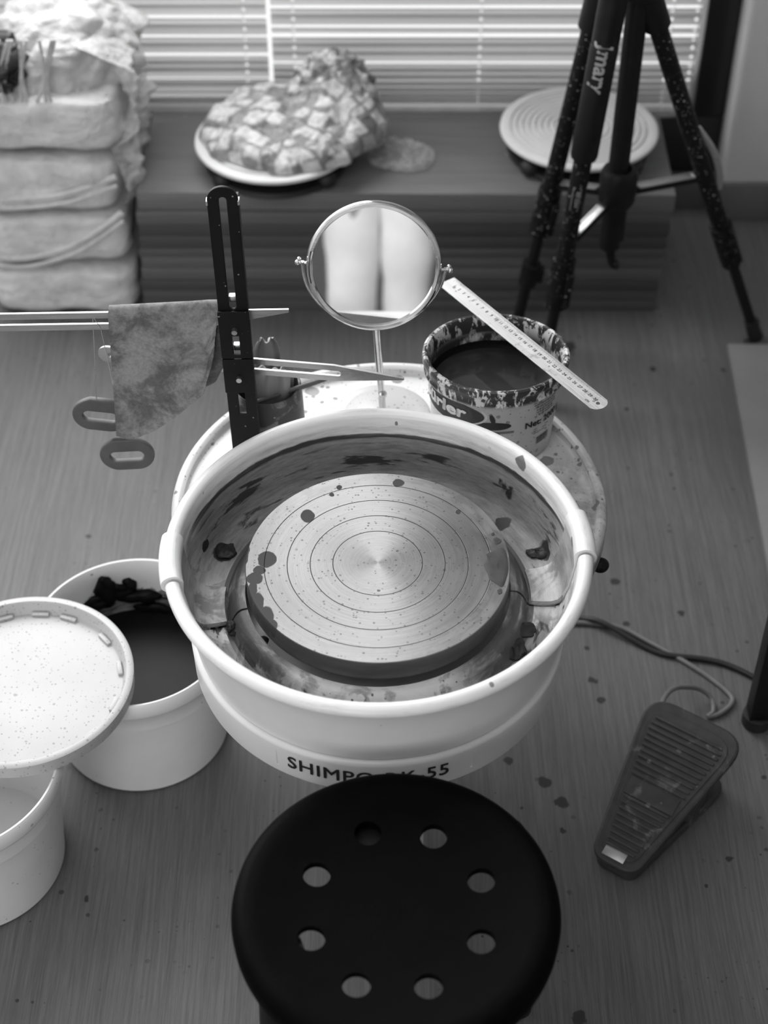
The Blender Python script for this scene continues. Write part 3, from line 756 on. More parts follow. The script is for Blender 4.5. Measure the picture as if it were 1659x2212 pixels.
# lumps of wet clay at the joint and on the rear wall
def lump(px, py, z, r, sc, seed, nm='clay_lump', mat='clay', par=pan, org=(WX, WY, 0)):
    c = atz(px, py, z) - Vector(org); me = ball(r, (0, 0, 0), sc, 28)
    for v in me.vertices: v.co += v.normal * (noise.fractal(v.co * (1.2 / r) + Vector((seed, 0, 0)), 1, 2, 3) * r * .35)
    return add(nm, me, mat, par, c)
lump(498, 1352, .443, .0055, (1, 1.3, .8), 1.); lump(507, 1362, .438, .0060, (1.3, 1.2, .7), 2.); lump(520, 1372, .436, .0055, (1.3, 1.2, .6), 5.)
lump(487, 1190, .4375, .011, (1.2, 1.1, .35), 3.); lump(1135, 1085, .441, .009, (.9, 1.3, .5), 7.); lump(1165, 1195, .437, .010, (1.6, .8, .5), 8.)
lump(570, 1410, .437, .010, (.7, 1.6, .45), 9.); lump(560, 1385, .436, .009, (1.2, .8, .5), 12.); lump(1130, 1360, .436, .013, (1.1, .9, .4), 13.); lump(1110, 1400, .436, .014, (.9, 1.3, .4), 14.)

# ------------------------------------------------------------------ throwing gauge
GY = 1.560
gp = atz(533, 975, TZ); GX0, GX1 = -.1725, -.179       # post bottom / top centre
gauge = thing('throwing_gauge', 'black slotted throwing gauge standing on the tray with two pointed arms', 'throwing gauge', (GX0, GY, TZ + .0005))
zt = atY(476, 404, GY).z - TZ
def gz(y): return atY(505, y, GY).z - TZ
lean = math.atan2(GX1 - GX0, zt)
outl = [( -.017, .002), (.017, .002), (.017, zt - .017)] + [(.017 * math.cos(R(a)), zt - .017 + .017 * math.sin(R(a))) for a in range(10, 171, 10)] + [(-.017, zt - .017)]
def slot(y0, y1, w=.0098): return stadium(0, (gz(y0) + gz(y1)) / 2, w, gz(y0) - gz(y1), 6)
def slotr(y0, y1, w=.0098): return rrect(0, (gz(y0) + gz(y1)) / 2, w, gz(y0) - gz(y1), .0008, 2)
post = move(plate([outl, slot(424, 668), slotr(716, 772), slotr(812, 893)], .004, .0006), UPRIGHT)
side = join(post, box(-.017, -.0135, .0, .018, .002, zt - .018, .0008), box(.0135, .017, .0, .018, .002, zt - .018, .0008))
add('post', move(side, RY(lean)), 'gauge', gauge)
add('foot_plate', box(-.022, .024, -.012, .022, 0, .010, .002), 'gauge', gauge)
for y0, y1 in ((669, 768), (772, 842)):
    cz = (gz(y0) + gz(y1)) / 2; hh = gz(y0) - gz(y1)
    cl = add('clamp', move(plate([rrect(0, cz, .036, hh, .001, 2), stadium(0, gz(y0 + 38), .0058, .0058, 5), rrect(0, cz - hh * .22, .0098, hh * .42, .0006, 2)] if y0 < 700 else [rrect(0, cz, .036, hh, .001, 2), stadium(0, gz(y0 + 34), .0058, .0058, 5)], .003, .0005), UPRIGHT, T((0, -.0045, 0)), RY(lean)), 'gauge', gauge)
    add('bolt', move(cyl(.0034, -.004, .020, 16), RX(PI / 2), T((0, .008, gz(y0 + 38))), RY(lean)), 'steel', cl)
for y in (652, 757):
    add('nut', move(box(-.0045, .0045, .004, .012, -.004, .004, .001), T((0, 0, gz(y))), RY(lean)), 'steel', gauge)
for sx_ in (-1, 1):
    add('edge_clip', move(box(-.0011, .0011, -.003, .006, -.003, .003, .0006), T((sx_ * .0176, 0, gz(437))), RY(lean)), 'steel', gauge)
def gauge_arm(pl, pr, w, tip, slots, flip=False):
    """slotted steel strip standing on edge from pl to pr (world), pointed at the right end"""
    pl, pr = Vector(pl), Vector(pr); L = (pr - pl).length; h = w / 2
    out = [(h, -h)] if False else []
    out = [(h + h * math.cos(R(a)), h * math.sin(R(a))) for a in range(90, 271, 15)] + [(L - tip, -h), (L, -h * .15 if not flip else h * .70), (L, h * .0 if not flip else h), (L - tip, h)]
    me = plate([out] + [stadium((a + b) / 2, 0, b - a, w * .36, 6) for a, b in slots], .0032, .0004)
    d = (pr - pl).normalized(); me.transform(UPRIGHT)
    ang = math.atan2(d.y, d.x); tl = math.asin(d.z)
    me.transform(RY(-tl)); me.transform(RZ(ang)); me.transform(T(pl - Vector((GX0, GY, TZ + .0005)))); return me
YA = 1.567
a1 = gauge_arm((-.72, YA - .003, atY(0, 700, YA).z), tuple(atY(624, 686, YA)), .0245, .105, [(.02, .50)], True)
add('pointer_arm', a1, 'arm', gauge)
la = atY(213, 763, YA + .046); lb = atY(872, 817, YA - .010)
a2 = gauge_arm(la, lb, .0235, .085, [(.012, .305)])
pa = add('pointer_arm', a2, 'arm', gauge)
# ------------------------------------------------------------------ chamois over the upper arm
top = [(233, 676), (290, 673), (350, 670), (410, 667), (450, 664), (471, 664)]
botm = [(252, 936), (290, 944), (335, 926), (385, 893), (440, 845), (461, 770)]
def lerp_poly(pl, t):
    t *= len(pl) - 1; i = min(int(t), len(pl) - 2); u = t - i; return (pl[i][0] + (pl[i + 1][0] - pl[i][0]) * u, pl[i][1] + (pl[i + 1][1] - pl[i][1]) * u)
NU, NV, NB = 40, 46, 40; YF, YB = YA - .0055, YA + .0058
org = Vector((-.26, YA, .5))
v = []; f = []
def bulge(u, t): return .006 * noise.fractal(Vector((u * 2.2, t * 2.2, 5)), 1, 2, 4) * min(1, t * 3) - .004 * t
for i in range(NU + 1):
    u = i / NU; tp = lerp_poly(top, u); bt = lerp_poly(botm, u ** .93)
    A = atY(tp[0], tp[1], YF); B = atY(bt[0], bt[1], YF)
    B.z = min(B.z, A.z - .02)
    col = []
    for k in range(NV + 1):
        t = 1 - k / NV; p = A.lerp(B, t); p.y = YF - abs(bulge(u, t)) ; col.append(p)
    zt_ = A.z + .004
    for q in (30, 60, 90, 120, 150):
        col.append(Vector((A.x + .001, (YF + YB) / 2 - math.cos(R(q)) * (YB - YF) / 2, A.z + .005 * math.sin(R(q)))))
    B2 = Vector((B.x + .012 * u + .004, YB, B.z + .012 - .03 * u * u + (.02 if u < .4 else .02 - .03 * (u - .4))))
    B2.z = min(B2.z, A.z - .03)
    for k in range(NB + 1):
        t = k / NB; p = Vector((A.x, YB, A.z)).lerp(B2, t); p.y = YB + abs(bulge(u + 3, t)) * .8; col.append(p)
    v += [p - org for p in col]
K = len(v) // (NU + 1)
for i in range(NU):
    for k in range(K - 1): f.append((i * K + k, (i + 1) * K + k, (i + 1) * K + k + 1, i * K + k + 1))
me = from_py(v, f); o = bpy.data.objects.new('t', me); COL.objects.link(o); sm = o.modifiers.new('s', 'SOLIDIFY'); sm.thickness = .0013; sm.offset = 0
o = add('chamois_cloth', grab(o), 'suede', None, org); tag(o, 'mottled damp chamois cloth folded over the upper gauge arm', 'cloth')

# ------------------------------------------------------------------ wire cutter hanging from the arm
wc = thing('wire_cutter', 'clay cutting wire with two oval grey handles hanging below the gauge arm', 'wire cutter', tuple(atY(205, 690, YA)))
WO = Vector(wc.location)
def cutter_handle(px, py, rz, Y):
    c = atY(px, py, Y) - WO; w, h = .0655, .0435
    out = stadium(0, 0, w, h, 9); out = [(x, y + (.006 * math.exp(-(x / .014) ** 2) if y > 0 else 0)) for x, y in out]
    me = move(plate([out, stadium(0, -.001, w - .018, h - .024, 9)], .008, .0022), UPRIGHT, RY(R(rz)), T(c)); return add('handle', me, 'handle', wc), c
h1, c1 = cutter_handle(217, 896, 8, YA + .012); h2, c2 = cutter_handle(275, 981, -4, YA + .0005)
p0 = Vector((0, -.0035, .0045)); p1 = Vector((.002, .004, .0045))
add('wire', tube([c1 + Vector((-.002, 0, .024)), Vector((-.003, .0035, .0)), p1, p0, Vector((.006, -.0028, -.012)), c2 + Vector((0, 0, .024))], .00045, 6), 'steel', wc)

# ------------------------------------------------------------------ tool cup and its tools
CX, CY, CR = -.150, 1.640, .0435
cup = thing('tool_cup', 'dark clay-smeared cup behind the gauge post, holding tools', 'cup', (CX, CY, TZ + .0005))
add('cup_body', lathe([(0, 0), (CR + .002, 0), (CR + .004, .003), (CR + .002, .06), (CR, .084), (CR - .001, .0855), (CR - .003, .084), (CR - .002, .05), (CR, .006), (0, .006)], 64), 'cup', cup)
def rib_tool(name, label, x, y, w, h, rz, bend_, lobes, seed):
    v = []; f = []; N, M = 20, 26
    for j in range(M + 1):
        t = j / M
        for i in range(N + 1):
            s = i / N * 2 - 1
            ww = w / 2 * (.70 + .30 * math.sin(min(1, t * 1.25) * PI / 2)) * (1 if t < .8 else math.sqrt(max(.2, 1 - ((t - .8) / .24) ** 2)))
            zz = t * h * (1 + lobes * (.5 + .5 * math.cos(s * 7 + seed)) * t * t)
            yy = bend_ * (1 - s * s) + .10 * h * t * t * t * (1 if lobes else .3) + .004 * math.sin(s * 6 + seed) * t
            v.append((s * ww, yy, zz))
    for j in range(M):
        for i in range(N): a = j * (N + 1) + i; f.append((a, a + 1, a + N + 2, a + N + 1))
    me = from_py(v, f); o = bpy.data.objects.new('t', me); COL.objects.link(o); sm = o.modifiers.new('s', 'SOLIDIFY'); sm.thickness = .0028; sm.offset = 0
    o = add(name, grab(o), 'rib', None, (x, y, TZ + .0085), (R(4), R(3), R(rz))); tag(o, label, 'pottery tool', 'rubber tools in the cup'); return o
rib_tool('rubber_rib', 'broad pale rubber rib standing in the cup beside the gauge post', CX + .002, CY - .012, .046, .118, 6, -.008, .0, 0.)
rib_tool('rubber_rib', 'narrower curled rubber rib at the right side of the cup', CX + .014, CY + .008, .032, .100, -14, -.005, .06, 2.)
rib_tool('rubber_rib', 'tall rubber rib half hidden behind the broad one in the cup', CX - .006, CY + .016, .036, .132, 14, -.006, .03, 4.)
sa_ = Vector((CX - .012, CY - .034, TZ + .083)); sb_ = atY(705, 818, CY + .01)
sa2 = sa_ + (sa_ - sb_) * .10
o = add('wooden_tool', tube([sa2 - sa_, (sb_ - sa_) * .3, (sb_ - sa_) * .7, sb_ - sa_], [.0028, .0034, .0036, .0030], 12), 'wood', None, sa_); tag(o, 'thin wooden tool handle leaning out of the cup to the right', 'pottery tool')

# ------------------------------------------------------------------ mirror on a stand
MC = Vector((-.0123, 1.680, .6387)); TILT = R(15.5)
mir = thing('vanity_mirror', 'round chrome-framed mirror on a thin stand behind the wheel', 'mirror', (-.0020, 1.664, TZ + .0005))
MO = Vector(mir.location)
add('base', lathe([(0, 0), (.0655, 0), (.0665, .003), (.064, .0105), (.060, .0125), (.050, .0128), (.02, .013), (.009, .0155), (0, .0155)], 80), 'base', mir)
yaw = RY(R(3.1))     # the ring hangs a little crooked in its yoke
lc = MC - MO
pole_top = Vector((-.0105, 1.690, .553)) - MO
add('pole', tube([(.0005, .0, .012), (pole_top.x, pole_top.y - .008, pole_top.z)], .0048, 16), 'chrome', mir)
for fz in (.045,): add('collar', cyl(.0058, fz, fz + .004, 20), 'chrome', mir)
tiltm = T(lc) @ Matrix.Rotation(-TILT, 4, 'X') @ yaw
# frame: ring in local XZ, facing -Y
ringp = [(.0762, -.0050), (.0775, -.0062), (.0805, -.0062), (.0830, -.0040), (.0838, 0), (.0830, .0040), (.0805, .0062), (.0775, .0062), (.0762, .0050)]
ring = move(lathe(ringp, 120, closed=True), RX(PI / 2), tiltm); add('frame_ring', ring, 'chrome', mir)
g1 = move(lathe([(0, -.002), (.0764, -.002), (.0764, .002), (0, .002)], 96), RX(PI / 2), T((0, 0, 0)), tiltm); add('mirror_glass', g1, 'mirror', mir)
yk = [Vector((.0875 * math.cos(R(a)), .0, .0875 * math.sin(R(a)))) for a in range(184, 357, 6)]
yk = [Vector((-.0885, 0, .002))] + yk + [Vector((.0885, 0, .002))]
add('yoke', move(tube(yk, .0024, 10), T(lc) @ Matrix.Rotation(R(-3), 4, 'X') @ yaw), 'chrome', mir)
for s in (-1, 1):
    add('pivot_screw', move(join(tube([(s * .082, 0, 0), (s * .094, 0, 0)], .0020, 10), ball(.0034, (s * .0945, 0, .0)), ball(.0028, (s * .0925, 0, .0045))), tiltm), 'chrome', mir)
    add('clip', move(tube([Vector((s * .0790 * math.cos(R(a)), -.0072, .0790 * math.sin(R(a)))) for a in range(-17, 14, 5)], .0019, 8), tiltm), 'chrome', mir)

# ------------------------------------------------------------------ tub of dark water, ruler
BX, BY, BH = .141, 1.640, .136
tub = thing('plastic_tub', 'white printed plastic tub of dark clay water on the tray', 'tub', (BX, BY, TZ + .0005))
tub.scale = (1, .88, 1)      # squeezed slightly oval
def tr_(z): return .0775 + (.0862 - .0775) * z / BH
tp = [(0, 0), (.075, 0), (.0775, .003)] + [(tr_(z), z) for z in (.03, .06, .09, .1065)] + [(.0900, .1085), (.0907, .111), (.0893, .114), (.0893, .120), (.0905, .1235), (.0925, .1255), (.0930, .130), (.0925, .1345), (.0900, BH), (.0870, BH - .0005), (.0850, .131), (.0840, .122), (.0825, .09), (.0755, .006), (0, .004)]
add('tub_body', lathe(tp, 128), 'tub', tub)
add('clay_water', lathe([(0, .0), (.0822, 0), (.0822, -.002)], 96), 'water', tub, (0, 0, .088))
o = add('dried_ring', lathe([(.0836, .098), (.0826, .0885), (.0790, .0885), (.0818, .0925), (.0829, .098)], 96, closed=True), 'slip', tub)
ea = math.atan2(-BX, BY)        # direction of the viewer round the tub
def put(me, a, z, nm, mat, rr=.0004, lab=None, par=tub): return add(nm, bend(me, tr_(z) + rr, ea * 0 + R(a), z), mat, par, label=lab, smooth=False)
def oval(w, h, n=40): return [(w / 2 * math.cos(2 * PI * k / n), h / 2 * math.sin(2 * PI * k / n)) for k in range(n)]
def gridplate(outline, t=.0001, cuts=3):
    me = plate([outline], t); bm = bmesh.new(); bm.from_mesh(me); bmesh.ops.triangulate(bm, faces=bm.faces)
    for _ in range(cuts): bmesh.ops.subdivide_edges(bm, edges=[e for e in bm.edges if e.calc_length() > .006], cuts=1); bmesh.ops.triangulate(bm, faces=bm.faces)
    return from_bm(bm)
put(gridplate(oval(.128, .041)), -52, .0885, 'logo_border', 'white_ink', .0006)
put(gridplate(oval(.121, .036)), -52, .0885, 'logo_oval', 'oval', .0010)
tm = bold('Sürler', .0235, .0010, ext=.0001); move(tm, Matrix.Diagonal((1.45, 1, 1, 1))); put(tm, -56, .0895, 'logo_lettering', 'white_ink', .0016, 'white lettering')
put(gridplate(oval(.046, .0125)), -3, .0745, 'label_swoosh', 'oval', .0007)
put(move(gridplate(oval(.0065, .015)), RZ(R(18))), -4, .0865, 'label_leaf', 'oval', .0007)
put(gridplate(rrect(0, 0, .040, .0035, .0012)), 2, .0635, 'label_stripe', 'greyink', .0007)
put(move(bold('Net: 2000 g', .0130, .00035, ext=.0001), Matrix.Diagonal((1.12, 1, 1, 1))), 50, .068, 'net_lettering', 'ink', .0012, 'black lettering')
for k in range(6):          # illegible fine print
    x0 = -.020 + .002 * k
    segs = []; x = x0; q = random.Random(k)
    while x < .022 - .001 * k:
        w_ = q.uniform(.002, .006); segs.append([(x, -.0009), (x + w_, -.0009), (x + w_, .0009), (x, .0009)]); x += w_ + .0012
    put(plate(segs, .0001), 46, .1035 - .0045 * k, 'fine_print', 'greyink', .0010)
segs = []; x = -.012; q = random.Random(4)
while x < .012:
    w_ = q.choice((.0004, .0008, .0012)); segs.append([(x, -.006), (x + w_, -.006), (x + w_, .006), (x, .006)]); x += w_ + q.choice((.0005, .0009))
put(plate(segs, .0001), 50, .034, 'barcode', 'ink', .0008)
for k in range(3): put(plate([[(-.014, -.0005), (.014 - .003 * k, -.0005), (.014 - .003 * k, .0005), (-.014, .0005)]], .0001), 46, .056 - .0036 * k, 'fine_print', 'greyink', .0008)
# ruler lying across the tub
zr = TZ + .0005 + BH + .0008
ra = atz(970, 612, zr); rb2 = atz(1297, 876, zr); mid = (ra + rb2) / 2; dr = rb2 - ra; L = dr.length
rul = thing('steel_ruler', 'thirty centimetre steel ruler lying across the tub, splashed with clay', 'ruler', tuple(mid), (0, 0, math.atan2(dr.y, dr.x)))
W_ = .0262; hl = L / 2 + .006
out = [(-hl, -W_ / 2), (hl - .009, -W_ / 2)] + [(hl - .012 + .0131 * math.cos(R(a)) * .9, .0131 * math.sin(R(a))) for a in range(-60, 61, 12)] + [(hl - .009, W_ / 2), (-hl, W_ / 2)]
add('blade', plate([out, oval(.0052, .0052, 16)] if False else [out, [(x + hl - .0105, y) for x, y in oval(.0058, .0058, 18)]], .0010, .0002), 'ruler', rul)
seg = []; 
for k in range(0, 301):
    x = -hl + .006 + k * (2 * hl - .024) / 300; ln = .0055 if k % 10 == 0 else .0042 if k % 5 == 0 else .0026
    seg.append([(x - .00008, W_ / 2 - .0006 - ln), (x + .00008, W_ / 2 - .0006 - ln), (x + .00008, W_ / 2 - .0006), (x - .00008, W_ / 2 - .0006)])
add('graduation', plate(seg, .00006), 'greyink', rul, (0, 0, .00055), smooth=False)
ms = []
for n in range(1, 31):
    x = -hl + .006 + n * (2 * hl - .024) / 30
    ms.append(move(text(str(n), .0062, .00003, .00012), T((x, .0022, 0))))
add('numerals', join(*ms), 'ink', rul, (0, 0, .00056), smooth=False)
add('cm_mark', move(text('cm', .0058, .00003, .0001), T((hl - .022, -.0072, 0))), 'ink', rul, (0, 0, .00056), smooth=False)

# ------------------------------------------------------------------ tripod
tri = thing('tripod', 'black clay-speckled camera tripod standing right of the board stack', 'tripod', (.372, 2.255, 0))
TO = Vector(tri.location)
def tw(p): return Vector(p) - TO
ZH = .74
add('crown', join(move(lathe([(0, -.03), (.03, -.03), (.042, -.015), (.044, .02), (.03, .035), (0, .035)], 40), T((0, 0, ZH)))), 'black', tri)
add('centre_column', tube([(-.003, 0, .27), (0, 0, 1.02)], .0165, 24), 'black', tri)
add('head_platform', box(-.035, .035, -.03, .03, 1.02, 1.045, .004), 'black', tri)
cz_ = atY(1326, 395, 2.255).z
hub = add('collar', lathe([(0, cz_ - .040), (.024, cz_ - .040), (.029, cz_ - .030), (.030, cz_ + .018), (.026, cz_ + .026), (.019, cz_ + .027)], 32), 'black', tri)
add('hook_plug', lathe([(0, cz_ - .135), (.008, cz_ - .135), (.010, cz_ - .105), (.0195, cz_ - .102), (.0185, cz_ - .04), (0, cz_ - .04)], 24), 'black', tri)
tip_ = [(0, 0, cz_ - .12), (.001, -.002, cz_ - .14), (.006, -.006, cz_ - .152), (.014, -.008, cz_ - .152)]
add('hook', tube(smoothpath(tip_, 5), .0075, 10), 'black', tri)
feet = [(atz(1160, 872, 0), atY(1322, 15, 2.215), 1.0), (atz(1634, 734, 0) + Vector((0, .004, 0)), atY(1409, 20, 2.262), .80), (atz(1107, 738, 0), atY(1287, 20, 2.300), .70)]
def on(a, b, z): t = (z - a.z) / (b.z - a.z); return a.lerp(b, t)
for i, (ft, tpv, jz) in enumerate(feet):
    F_, T_ = tw(ft), tw(tpv)
    zj = {0: atY(1205, 640, ft.y + .08).z, 1: .30, 2: .235}[i]
    if i == 0: z1, z2 = .255, .43
    elif i == 1: z1, z2 = .235, .60
    else: z1, z2 = .30, .60
    d = (T_ - F_).normalized(); J = on(F_, T_, z1)
    mt = 'speck'
    leg = add('leg', tube([J - d * .02, on(F_, T_, T_.z)], .0145, 20), mt, tri)
    add('leg_joint', join(tube([T_ - d * .03, T_ + d * .05], .021, 20), tube([T_ + d * .045, Vector((T_.x * .3, T_.y * .3, ZH))], .014, 12)), 'black', leg)
    low = add('lower_tube', tube([F_ + d * .03, J], .0095, 16), 'black', leg)
    add('foot', join(tube([F_ + d * .004, F_ + d * .05], [.0135, .012], 14), move(box(-.004, .004, -.012, .0, 0, .03, .001), T(F_ + d * .02))), 'rubber', low)
    side = d.cross(Vector((0, 1, 0))).normalized()
    cj = add('clamp', join(tube([J - d * .055, J + d * .035], [.0185, .0195], 18), bar(J - d * .045 + Vector((0, -.018, .0)) - side * .012, J + d * .02 + Vector((0, -.018, 0)) - side * .012, .012, .014, .003, (0, 1, 0))), mt, leg)
    if i == 2:
        K = on(F_, T_, .155); add('clamp', join(tube([K - d * .02, K + d * .025], .016, 16), bar(K - d * .012 - side * .017, K + d * .018 - side * .017, .014, .014, .002, (0, 1, 0))), 'black', leg)
    if i == 1:
        K = on(F_, T_, .36)
    if i == 0:
        s0, s1 = on(F_, T_, .47), on(F_, T_, .655)
        gsl = add('grip_sleeve', tube([s0, s0 + d * .006, s1 - d * .004, s1], [.0195, .0212, .0212, .0200], 28), 'black', leg)
        add('grip_sleeve', tube([s1 + d * .002, s1 + d * .06], .0205, 28), 'black', leg)
        def on_leg(me, zc, rad, off):
            c = on(F_, T_, zc); vd = (Vector((0, 0, CAM_H)) - (c + TO)); vd = (vd - d * vd.dot(d)).normalized(); sx = (-d).cross(vd).normalized()
            # letters read down the leg: text x runs down (-d), text up points to the right hand side
            upv = vd.cross(-d).normalized()
            for q in me.vertices:
                a = (q.co.y + off) / rad
                q.co = c - d * q.co.x + upv * (math.sin(a) * rad) + vd * (math.cos(a) * rad + q.co.z)
            me.update(); return me
        add('lettering', on_leg(bold('Jmary', .0330, .0009, ext=.0001), atY(1288, 160, s0.y + TO.y).z + .012, .0216, .001), 'silver_ink', gsl, label='silver lettering', smooth=False)
        add('sticker_outline', on_leg(plate([rrect(0, 0, .040, .0130, .0006, 2), rrect(0, 0, .0384, .0114, .0005, 2)], .0001), .405, .0150, 0), 'silver_ink', leg, smooth=False)
        add('sticker_lettering', on_leg(bold('KP-2264', .0078, .0002, ext=.0001), .405, .0150, .002), 'silver_ink', leg, smooth=False)
    # spreader strut
    e = on(F_, T_, {0: .315, 1: .372, 2: .345}[i]); hb = Vector((0, 0, cz_ - .018)); dd = (e - hb).normalized()
    p, q = hb + dd * .028, e - dd * .015; mm = bar(p, q, .017, .010, .0012)
    strut = add('spreader_strut', mm, 'black', tri)
    n = dd.cross(Vector((0, 0, 1))).normalized(); u_ = n.cross(dd)
    t0, t1 = p + dd * .008 + u_ * .0052, q - dd * .006 + u_ * .0052
    add('channel_lip', join(bar(t0 + n * .0068, t1 + n * .0068, .0026, .003, .0006), bar(t0 - n * .0068, t1 - n * .0068, .0026, .003, .0006), bar(t0 - n * .006, t0 + n * .006, .003, .003, .0006), bar(t1 - n * .006, t1 + n * .006, .003, .003, .0006), bar(t0 - u_ * .0004, t1 - u_ * .0004, .012, .0006, .0001)), 'silver', strut)
    if i == 1:
        rp = [e + d * .10 + Vector((.012, .006, 0)), e + d * .05 + Vector((.026, .004, 0)), e + Vector((.024, .002, 0)), e - d * .03 + Vector((.016, 0, 0))]
        add('strap', tube(smoothpath(rp, 5), .006, 8, True, .35), 'silver', leg)

# ------------------------------------------------------------------ buckets and lid
def bucket_profile(rt, rb, h):
    def rr(z): return rb + (rt - .006 - rb) * z / h
    return [(0, 0), (rb - .006, 0), (rb, .004), (rr(h * .45), h * .45), (rr(h - .058), h - .058), (rr(h - .056) + .0035, h - .055), (rr(h - .05) + .0038, h - .030), (rr(h - .03) + .0042, h - .028), (rt - .001, h - .025), (rt, h - .022), (rt, h - .004), (rt - .003, h), (rt - .0055, h - .0005), (rt - .0075, h - .006), (rr(h - .01) - .003, h - .02), (rr(h * .5) - .003, h * .5), (rb - .004, .006), (0, .005)]
BK = (-.336, 1.474)
b1 = thing('bucket', 'white plastic bucket of black slip left of the wheel', 'bucket', (BK[0], BK[1], .0005), (0, 0, R(20)))
add('bucket_body', lathe(bucket_profile(.135, .117, .20), 128), 'slipbucket', b1)
add('liquid_slip', lathe([(0, .110), (.1215, .110), (.1215, .108)], 96), 'slip', b1, label='black liquid slip')
for cpx in ((232, 1285, .020, (.8, .5, 1.5)), (262, 1290, .016, (1.5, .5, .8)), (212, 1298, .016, (1.4, .6, .8)), (280, 1284, .012, (.8, .5, 1.2)), (300, 1305, .018, (2.0, .5, .6)), (330, 1330, .016, (2., .5, .5))):
    p = atY(cpx[0], cpx[1], BK[1] + .105) ; rel = p - Vector((BK[0], BK[1], 0)); rel.z = max(.115, min(rel.z, .175))
    s = Vector((rel.x, rel.y)); rw = .1165 + (.129 - .1165) * rel.z / .2; s = s.normalized() * (rw - .004)
    me = ball(cpx[2], (0, 0, 0), cpx[3], 24)
    for v_ in me.vertices: v_.co += v_.normal * noise.fractal(v_.co * 70 + Vector((cpx[0], 0, 0)), 1, 2, 3) * .004
    q = RZ(R(-20)) @ Vector((s.x, s.y, rel.z)); add('clay_splat', me, 'slip', b1, q, (0, 0, math.atan2(s.y, s.x) - PI / 2 - R(20)))
B2 = (-.535, 1.252)
b2 = thing('bucket', 'white plastic bucket at the left edge, under the lid', 'bucket', (B2[0], B2[1], .0005), (0, 0, R(-30)))
add('bucket_body', lathe(bucket_profile(.137, .1155, .20), 128), 'bucket', b2)
LZ = .2012
ld = thing('bucket_lid', 'white speckled bucket lid lying across both buckets', 'lid', (-.462, 1.371, LZ))
LR = .1428
add('lid_body', lathe([(0, .004), (LR - .016, .004), (LR - .0135, .0062), (LR - .011, .019), (LR - .009, .0215), (LR - .003, .0222), (LR, .0205), (LR + .0002, .0185), (LR - .001, .001), (LR - .003, .0), (LR - .006, .0005), (LR - .012, .0), (0, .0)], 144), 'lid', ld)
for a in (88, 70, 40, 14, -14, -38, -62, 110, 150, 200, 240, 280):
    add('tab', move(box(-.0115, .0115, -.0032, .0032, 0, .0042, .0012), T((0, -(LR - .0185), .0041)), RZ(R(a + 90))), 'lid', ld)

# ------------------------------------------------------------------ stool
SX, SY, SH = .0118, .897, .447
stool = thing('stool', 'round black stool with eight holes in its seat, in front of the wheel', 'stool', (SX, SY, 0))
sp = [(0, SH - .013), (.06, SH - .0125), (.11, SH - .008), (.135, SH - .003), (.147, SH - .0015), (.154, SH - .003), (.1592, SH - .008), (.1612, SH - .016), (.1605, SH - .028), (.1565, SH - .028), (.1565, SH - .018), (.152, SH - .011), (.147, SH - .009), (.11, SH - .016), (.06, SH - .0205), (0, SH - .021)]
so = bpy.data.objects.new('t', lathe(sp, 160)); COL.objects.link(so)
hp = [atz(x, y, SH - .010) - Vector((SX, SY, 0)) for x, y in ((795, 1800), (937, 1807), (1040, 1902), (1040, 2034), (926, 2131), (770, 2128), (672, 2027), (684, 1889))]
cut = join(*[cyl(.0138, SH - .05, SH + .03, 32, 0, (p.x, p.y)) for p in hp])
co_ = bpy.data.objects.new('t2', cut); COL.objects.link(co_)
bo = so.modifiers.new('b', 'BOOLEAN'); bo.operation = 'DIFFERENCE'; bo.object = co_; bo.solver = 'EXACT'
me = grab(so); bpy.data.objects.remove(co_, do_unlink=True)
add('seat', me, 'stool', stool)
lt = [atz(625, 1752, SH - .02), atz(1127, 1778, SH - .02)]
for a, rt_, rf_ in ((131, .166, .205), (42, .166, .205), (201, .130, .143), (312, .150, .19)):
    ca, sa = math.cos(R(a)), math.sin(R(a))
    pth = smoothpath([(ca * (rt_ - .034), sa * (rt_ - .034), SH - .031), (ca * (rt_ - .012), sa * (rt_ - .012), SH - .034), (ca * rt_, sa * rt_, SH - .048), (ca * (rt_ + (rf_ - rt_) * .25), sa * (rt_ + (rf_ - rt_) * .25), SH - .12), (ca * rf_, sa * rf_, .012)], 6)
    lg = add('leg', tube(pth, .0125, 16), 'black', stool)
    add('foot_cap', tube([(ca * (rf_ + .001), sa * (rf_ + .001), 0), (ca * (rf_ - .0005), sa * (rf_ - .0005), .022)], .0145, 16), 'rubber', lg)
add('cross_ring', lathe([(.02, SH - .047), (.035, SH - .047), (.035, SH - .023), (.02, SH - .0225)], 32, closed=True), 'black', stool)
b = atz(795, 1800, SH - .04) - Vector((SX, SY, 0)); add('under_brace', join(bar((b.x * 1.3, b.y * 1.3, SH - .030), (b.x * .55, b.y * .55, SH - .030),   .066, .010, .002)), 'black', stool)

